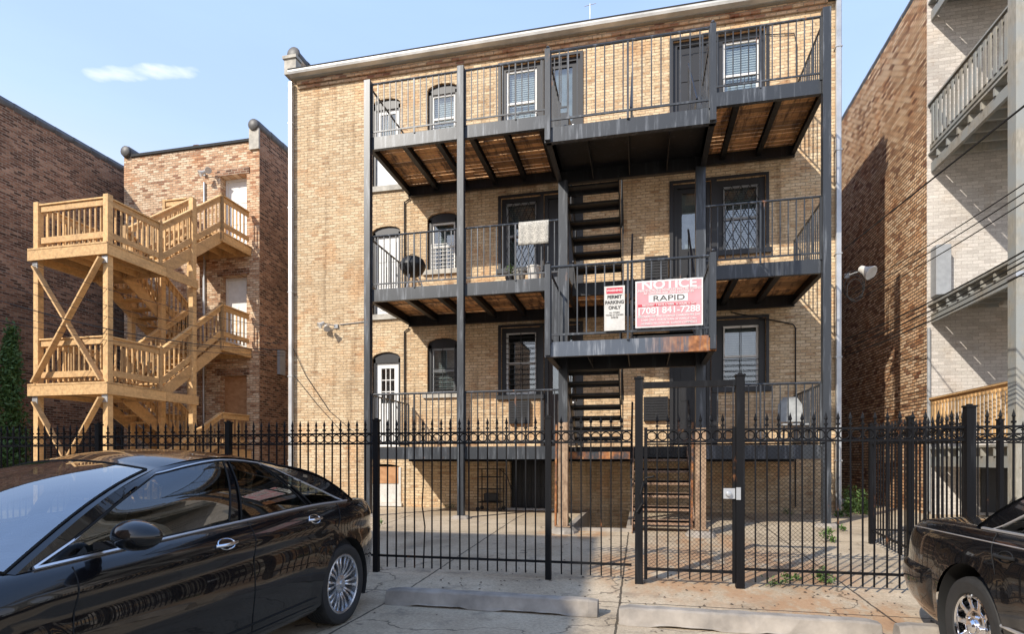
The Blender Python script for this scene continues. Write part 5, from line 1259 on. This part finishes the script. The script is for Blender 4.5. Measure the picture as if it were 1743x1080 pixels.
        # fuel / interior items below
    for cx_, cz_ in wc:
        for sgn in (1, -1):
            wy = P(cx_, yo(cx_), .35).y; c = MB(); m_ = 28; y0, y1 = (wy - .012) * sgn, (wy - .36) * sgn; a0, a1 = -.45, math.pi + .45; vs2 = []
            for i in range(m_ + 1):
                an = a0 + (a1 - a0) * i / m_; px_, pz_ = cx_ + (Ra + .002) * math.cos(an), cz_ + (Ra + .002) * math.sin(an); vs2 += [Vector((px_, y0, max(pz_, .12))), Vector((px_, y1, max(pz_, .12)))]
            f2 = [(i * 2, i * 2 + 2, i * 2 + 3, i * 2 + 1) for i in range(m_)]; c.add(vs2, f2)
            cc = len(c.v); c.add([Vector((cx_, y1, cz_))] + [vs2[i * 2 + 1] for i in range(m_ + 1)], [(0, i + 1, i + 2) for i in range(m_)]); c.build('wheel_well', M['black'], bo, local=True, smooth=60)
            wheel(car, cx_, (wy - .125) * sgn, Rw, sgn, S['wheel'], rim=S['rim'])
    # floor pan and cabin
    c = MB(); c.box(-a + .62, a - .62, -W2 * .74, W2 * .74, .22, .25); c.build('underbody', M['black'], car, local=True)
    c = MB(); x0, x1 = xwr + .05, xwf - .1; c.box(x0, x1, -W2 + .14, W2 - .14, .42, .46); c.box(x0 - .02, x0 + .3, -W2 + .2, W2 - .2, .461, zs(xwr) - .05); c.box(x1 - .42, x1 + .02, -W2 + .2, W2 - .2, .461, zs(xwf) - .03)
    c.box(x0, x1, W2 - .145, W2 - .12, .46, .86); c.box(x0, x1, -W2 + .12, -W2 + .145, .46, .86); cb_ = c.build('interior', M['cabin'], car, local=True)
    for (sx, yy) in [(S['seats'][0], .37), (S['seats'][0], -.37), (S['seats'][1], .37), (S['seats'][1], -.37)]:
        c = MB(); c.box(sx - .25, sx + .27, yy - .24, yy + .24, .462, .62); c.prism([(sx - .22, yy - .24, .60), (sx - .10, yy - .24, .60), (sx - .30, yy - .24, 1.10), (sx - .40, yy - .24, 1.10)], (0, .48, 0))
        c.prism([(sx - .32, yy - .13, 1.12), (sx - .23, yy - .13, 1.12), (sx - .27, yy - .13, 1.30), (sx - .36, yy - .13, 1.30)], (0, .26, 0)); c.build('seat', M['seat'], car, local=True, bevel=.02)
    c = MB(); sx = S['seats'][0] + .55; m_ = 24; c.tube([Vector((sx + .06 * math.sin(2 * math.pi * i / m_), .37 + .185 * math.cos(2 * math.pi * i / m_), .92 + .175 * math.sin(2 * math.pi * i / m_))) for i in range(m_)], .014, 6, closed=True)
    c.bar((sx + .01, .20, .92), (sx + .01, .54, .92), .03, .04); c.bar((sx, .37, .90), (sx + .25, .37, .86), .05, .05); c.build('steering_wheel', M['cabin'], car, local=True)
    return car, P, pts, zs, side
def pane_pt(pn, u, w_):
    (s0b, s1b, s0t, s1t, k0, k1f) = pn; sb = s0b + (s1b - s0b) * u; st = s0t + (s1t - s0t) * u; s = sb + (st - sb) * w_
    k1 = k1f[0] + (k1f[1] - k1f[0]) * u + k1f[2] * math.sin(math.pi * u); return s, k0 + (k1 - k0) * w_
def in_pane(pn, s, k, e):
    (s0b, s1b, s0t, s1t, k0, k1f) = pn
    if k < k0 or k > 1: return False
    for _ in range(1):
        kk = k1f[0] + .0; w_ = (k - k0) / (.9 - k0); w_ = min(max(w_, 0), 1); a0 = s0b + (s0t - s0b) * w_; a1 = s1b + (s1t - s1b) * w_
        if a1 <= a0: return False
        u = (s - a0) / (a1 - a0)
        if u < 0 or u > 1: return False
        k1 = k1f[0] + (k1f[1] - k1f[0]) * u + k1f[2] * math.sin(math.pi * u)
        return k < k1 - .02
def kmax_edge(panes, s):
    best = None
    for pn in panes:
        for w_ in (1.0,):
            s0t, s1t = pn[2], pn[3]
            if s0t - .02 <= s <= s1t + .02: u = min(max((s - s0t) / (s1t - s0t), 0), 1); return pn[5][0] + (pn[5][1] - pn[5][0]) * u + pn[5][2] * math.sin(math.pi * u)
            d = min(abs(s - s0t), abs(s - s1t)); u = 0 if abs(s - s0t) < abs(s - s1t) else 1; k = pn[5][u]
            if best is None or d < best[0]: best = (d, k)
    # beyond the ends slope down to the belt
    lo, hi = panes[0][2], panes[-1][3]
    if s < lo: return best[1] * max(0, (s - panes[0][0]) / (lo - panes[0][0] + 1e-6))
    if s > hi: return best[1] * max(0, (panes[-1][1] - s) / (panes[-1][1] - hi + 1e-6))
    return best[1]
A = dict(L=4.93, W=.932, ra=-1.385, fa=1.465, Rw=.338, rim=.73, pf=6, pr=7, gap=.045,
    zs=[(-2.465, .93), (-2.3, .985), (-1.9, 1.02), (-1.2, 1.02), (-.2, .975), (.6, .93), (1.2, .89), (1.8, .80), (2.3, .68), (2.465, .60)],
    zb=[(-2.465, .34), (-2.1, .24), (-1.6, .19), (1.6, .18), (2.2, .20), (2.465, .24)],
    prof=[(0, .095), (.05, .05), (.12, .030), (.22, .022), (.30, .012), (.45, .0), (.60, .006), (.70, .020), (.78, .012), (.84, .010), (.90, .030), (.96, .062), (1, .095)],
    er=[(0, .12), (.1, .03), (.3, .0), (.5, .01), (.62, .05), (.9, .085), (1, .14)], ef=[(0, .1), (.1, .02), (.4, 0), (.7, .04), (1, .16)],
    crown=[(-2.465, .02), (-1.9, .05), (-1.2, .05), (1.0, .05), (1.6, .09), (2.2, .08), (2.465, .03)],
    xwf=1.17, xwr=-1.72, xtf=.18, xtr=-.92, yt=.60, inset=.012, bow=.16, bowr=.16, bowt=.06, rc=.058, bulge=.055,
    zt=[(0, 1.335), (.2, 1.385), (.42, 1.405), (.7, 1.392), (1, 1.345)], kmax=[(0, 1), (1, 1)],
    panes=[(.035, .435, .06, .435, .035, (.84, .93, .02)), (.475, .735, .475, .71, .035, (.93, .90, .01)), (.762, .925, .735, .79, .035, (.88, .80, .0))],
    chrome=(.02, .95), topchrome=True, handlem='chrome',
    cuts=[(-.21, -.24, .06, 1.0), (1.02, .95, .06, .98), (-1.16, -1.36, .50, 1.0)], sillcut=(-.98, 1.0, .10),
    handles=[(.03, .885), (-.93, .90)], mirror=(.78, 1.02), wheel='spoke', seats=(.10, -.80), strips=[(-.95, 1.05, .17, .006, 'seam', 'rocker_crease')])
carA, PA_, yA, zA, sA = sedan(A, 'parked_car', 'glossy black sedan on the left with multi spoke alloy wheels, tail toward the fence', (-3.37, 3.125, 0), R(-90 - 1.2))
# details of the left car: tail lamp, plate, sensor on windshield
def quad_strip(car, P, pts, xs_, h0, h1, name, m_, o=.004, sides=(1, -1)):
    def yo(x, P):
        for i in range(len(pts) - 1):
            if pts[i][0] <= x <= pts[i + 1][0]: t = (x - pts[i][0]) / (pts[i + 1][0] - pts[i][0] + 1e-9); return pts[i][1] + (pts[i + 1][1] - pts[i][1]) * t
        return pts[0][1]
    for sg_ in sides:
        b = MB(); rows = []
        for x in xs_:
            r_ = []
            for j in range(7): h = h0 + (h1 - h0) * j / 6; v = P(x, yo(x, P), h); v.y = (v.y + o) * sg_; r_.append(v)
            rows.append(r_)
        b.add([v for r_ in rows for v in r_], [(i * 7 + j, (i + 1) * 7 + j, (i + 1) * 7 + j + 1, i * 7 + j + 1) for i in range(len(rows) - 1) for j in range(6)]); b.build(name, m_, car, local=True, smooth=60)
quad_strip(carA, PA_, yA, [-2.44 + .02 * i for i in range(12)], .80, .90, 'tail_light', M['tail'])
quad_strip(carA, PA_, yA, [-2.36 + .02 * i for i in range(5)], .22, .30, 'reflector', M['tail'])
b = MB(); b.box(.45, .95, -.12, .12, .93, .935); b.box(.80, 1.05, -.45, .45, .90, .915); b.build('dash_top', M['cabin'], carA, local=True)
b = MB(); b.box(.42, .47, -.11, .11, 1.24, 1.30); b.build('inner_mirror', M['cabin'], carA, local=True, bevel=.01)
b = MB(); b.tube([(1.22, .62, .955), (1.14, .2, 1.005), (1.20, -.05, .985)], .009, 5); b.tube([(1.24, -.1, .965), (1.16, -.5, 1.0)], .009, 5); b.build('wiper', M['black'], carA, local=True)
B_ = dict(L=5.40, W=.955, ra=-1.18, fa=1.76, Rw=.318, rim=.64, pf=6, pr=7.5, gap=.075,
    zs=[(-2.70, .79), (-2.58, .85), (-2.3, .905), (-1.7, .935), (-.5, .945), (1.0, .93), (1.8, .86), (2.4, .74), (2.70, .64)],
    zb=[(-2.70, .30), (-2.3, .24), (-1.7, .20), (1.8, .19), (2.70, .24)],
    prof=[(0, .09), (.06, .05), (.2, .02), (.38, .004), (.5, .0), (.66, .006), (.8, .020), (.88, .036), (.94, .065), (1, .105)],
    er=[(0, .20), (.12, .10), (.25, .03), (.40, .0), (.52, .005), (.56, .085), (.75, .07), (.9, .11), (1, .19)], ef=[(0, .1), (.2, .02), (.4, 0), (.7, .06), (1, .16)],
    crown=[(-2.70, .01), (-2.3, .045), (-1.5, .05), (1.0, .05), (1.8, .08), (2.70, .03)],
    xwf=1.30, xwr=-1.30, xtf=.50, xtr=-.62, yt=.62, inset=.012, bow=.16, bowr=.20, bowt=.06, rc=.05, bulge=.05,
    zt=[(0, 1.31), (.3, 1.355), (.6, 1.36), (1, 1.30)], kmax=[(0, 1), (1, 1)],
    panes=[(.06, .44, .10, .44, .035, (.82, .93, .02)), (.475, .80, .475, .79, .035, (.93, .84, .02)), (.83, .92, .815, .85, .035, (.80, .62, .0))],
    chrome=(.03, .97), topchrome=True, handlem='seam',
    cuts=[(0, -.03, .06, 1.0), (1.2, 1.15, .06, .98), (-.80, -1.03, .45, 1.0)], sillcut=(-.75, 1.25, .10),
    handles=[(.22, .84), (-.82, .84)], mirror=(.95, 1.0), wheel='disc', seats=(.25, -.63),
    strips=[(-.82, 1.3, .30, .012, 'satin', 'body_moulding'), (-2.4, 2.2, .925, .004, 'satin', 'pin_stripe')])
carB, PB_, yB, zB_, sB = sedan(B_, 'parked_car', 'older black rounded sedan with chrome wheels at the right edge, tail toward the fence', (3.03, 3.15, -.01), R(-90 + 1.2))
quad_strip(carB, PB_, yB, [-2.66 + .02 * i for i in range(9)], .66, .86, 'tail_light', M['tail'])
quad_strip(carB, PB_, yB, [-2.56 + .02 * i for i in range(7)], .40, .44, 'side_marker', M['tail'])

def bumper(car, P, pts, x_end, h0, h1, out, name='bumper'):
    half = [p for p in pts if p[0] <= x_end]; rows = []; NJ = 12
    line = [(x, y, -1) for x, y in reversed(half)] + [(x, y, 1) for x, y in half[1:]]; nl = len(line)
    for k, (x, y, sg_) in enumerate(line):
        row = []; e = min(k, nl - 1 - k) / 5; e = min(1, e) ** .5
        for j in range(NJ + 1):
            t = j / NJ; bl = (math.sin(math.pi * t) ** .35 if 0 < t < 1 else 0); bl *= 1 - .35 * (1 - t); v = P(x, y, h0 + (h1 - h0) * t)
            n_ = Vector((x * abs(x) ** 6 / 700, y, 0)); n_.normalize(); f = min(1, abs(y) / .8); dirv = Vector((-(1 - f ** 6) - .0, f ** 4, 0)).normalized()
            v = v + dirv * out * bl * e; row.append(Vector((v.x, v.y * sg_, v.z)))
        rows.append(row)
    b = MB(); m_ = NJ + 1; b.add([v for r_ in rows for v in r_], [(i * m_ + j, (i + 1) * m_ + j, (i + 1) * m_ + j + 1, i * m_ + j + 1) for i in range(nl - 1) for j in range(m_ - 1)])
    return b.build(name, M['carpaint'], car, local=True, smooth=60)
bumper(carB, PB_, yB, -1.60, .10, .55, .045)
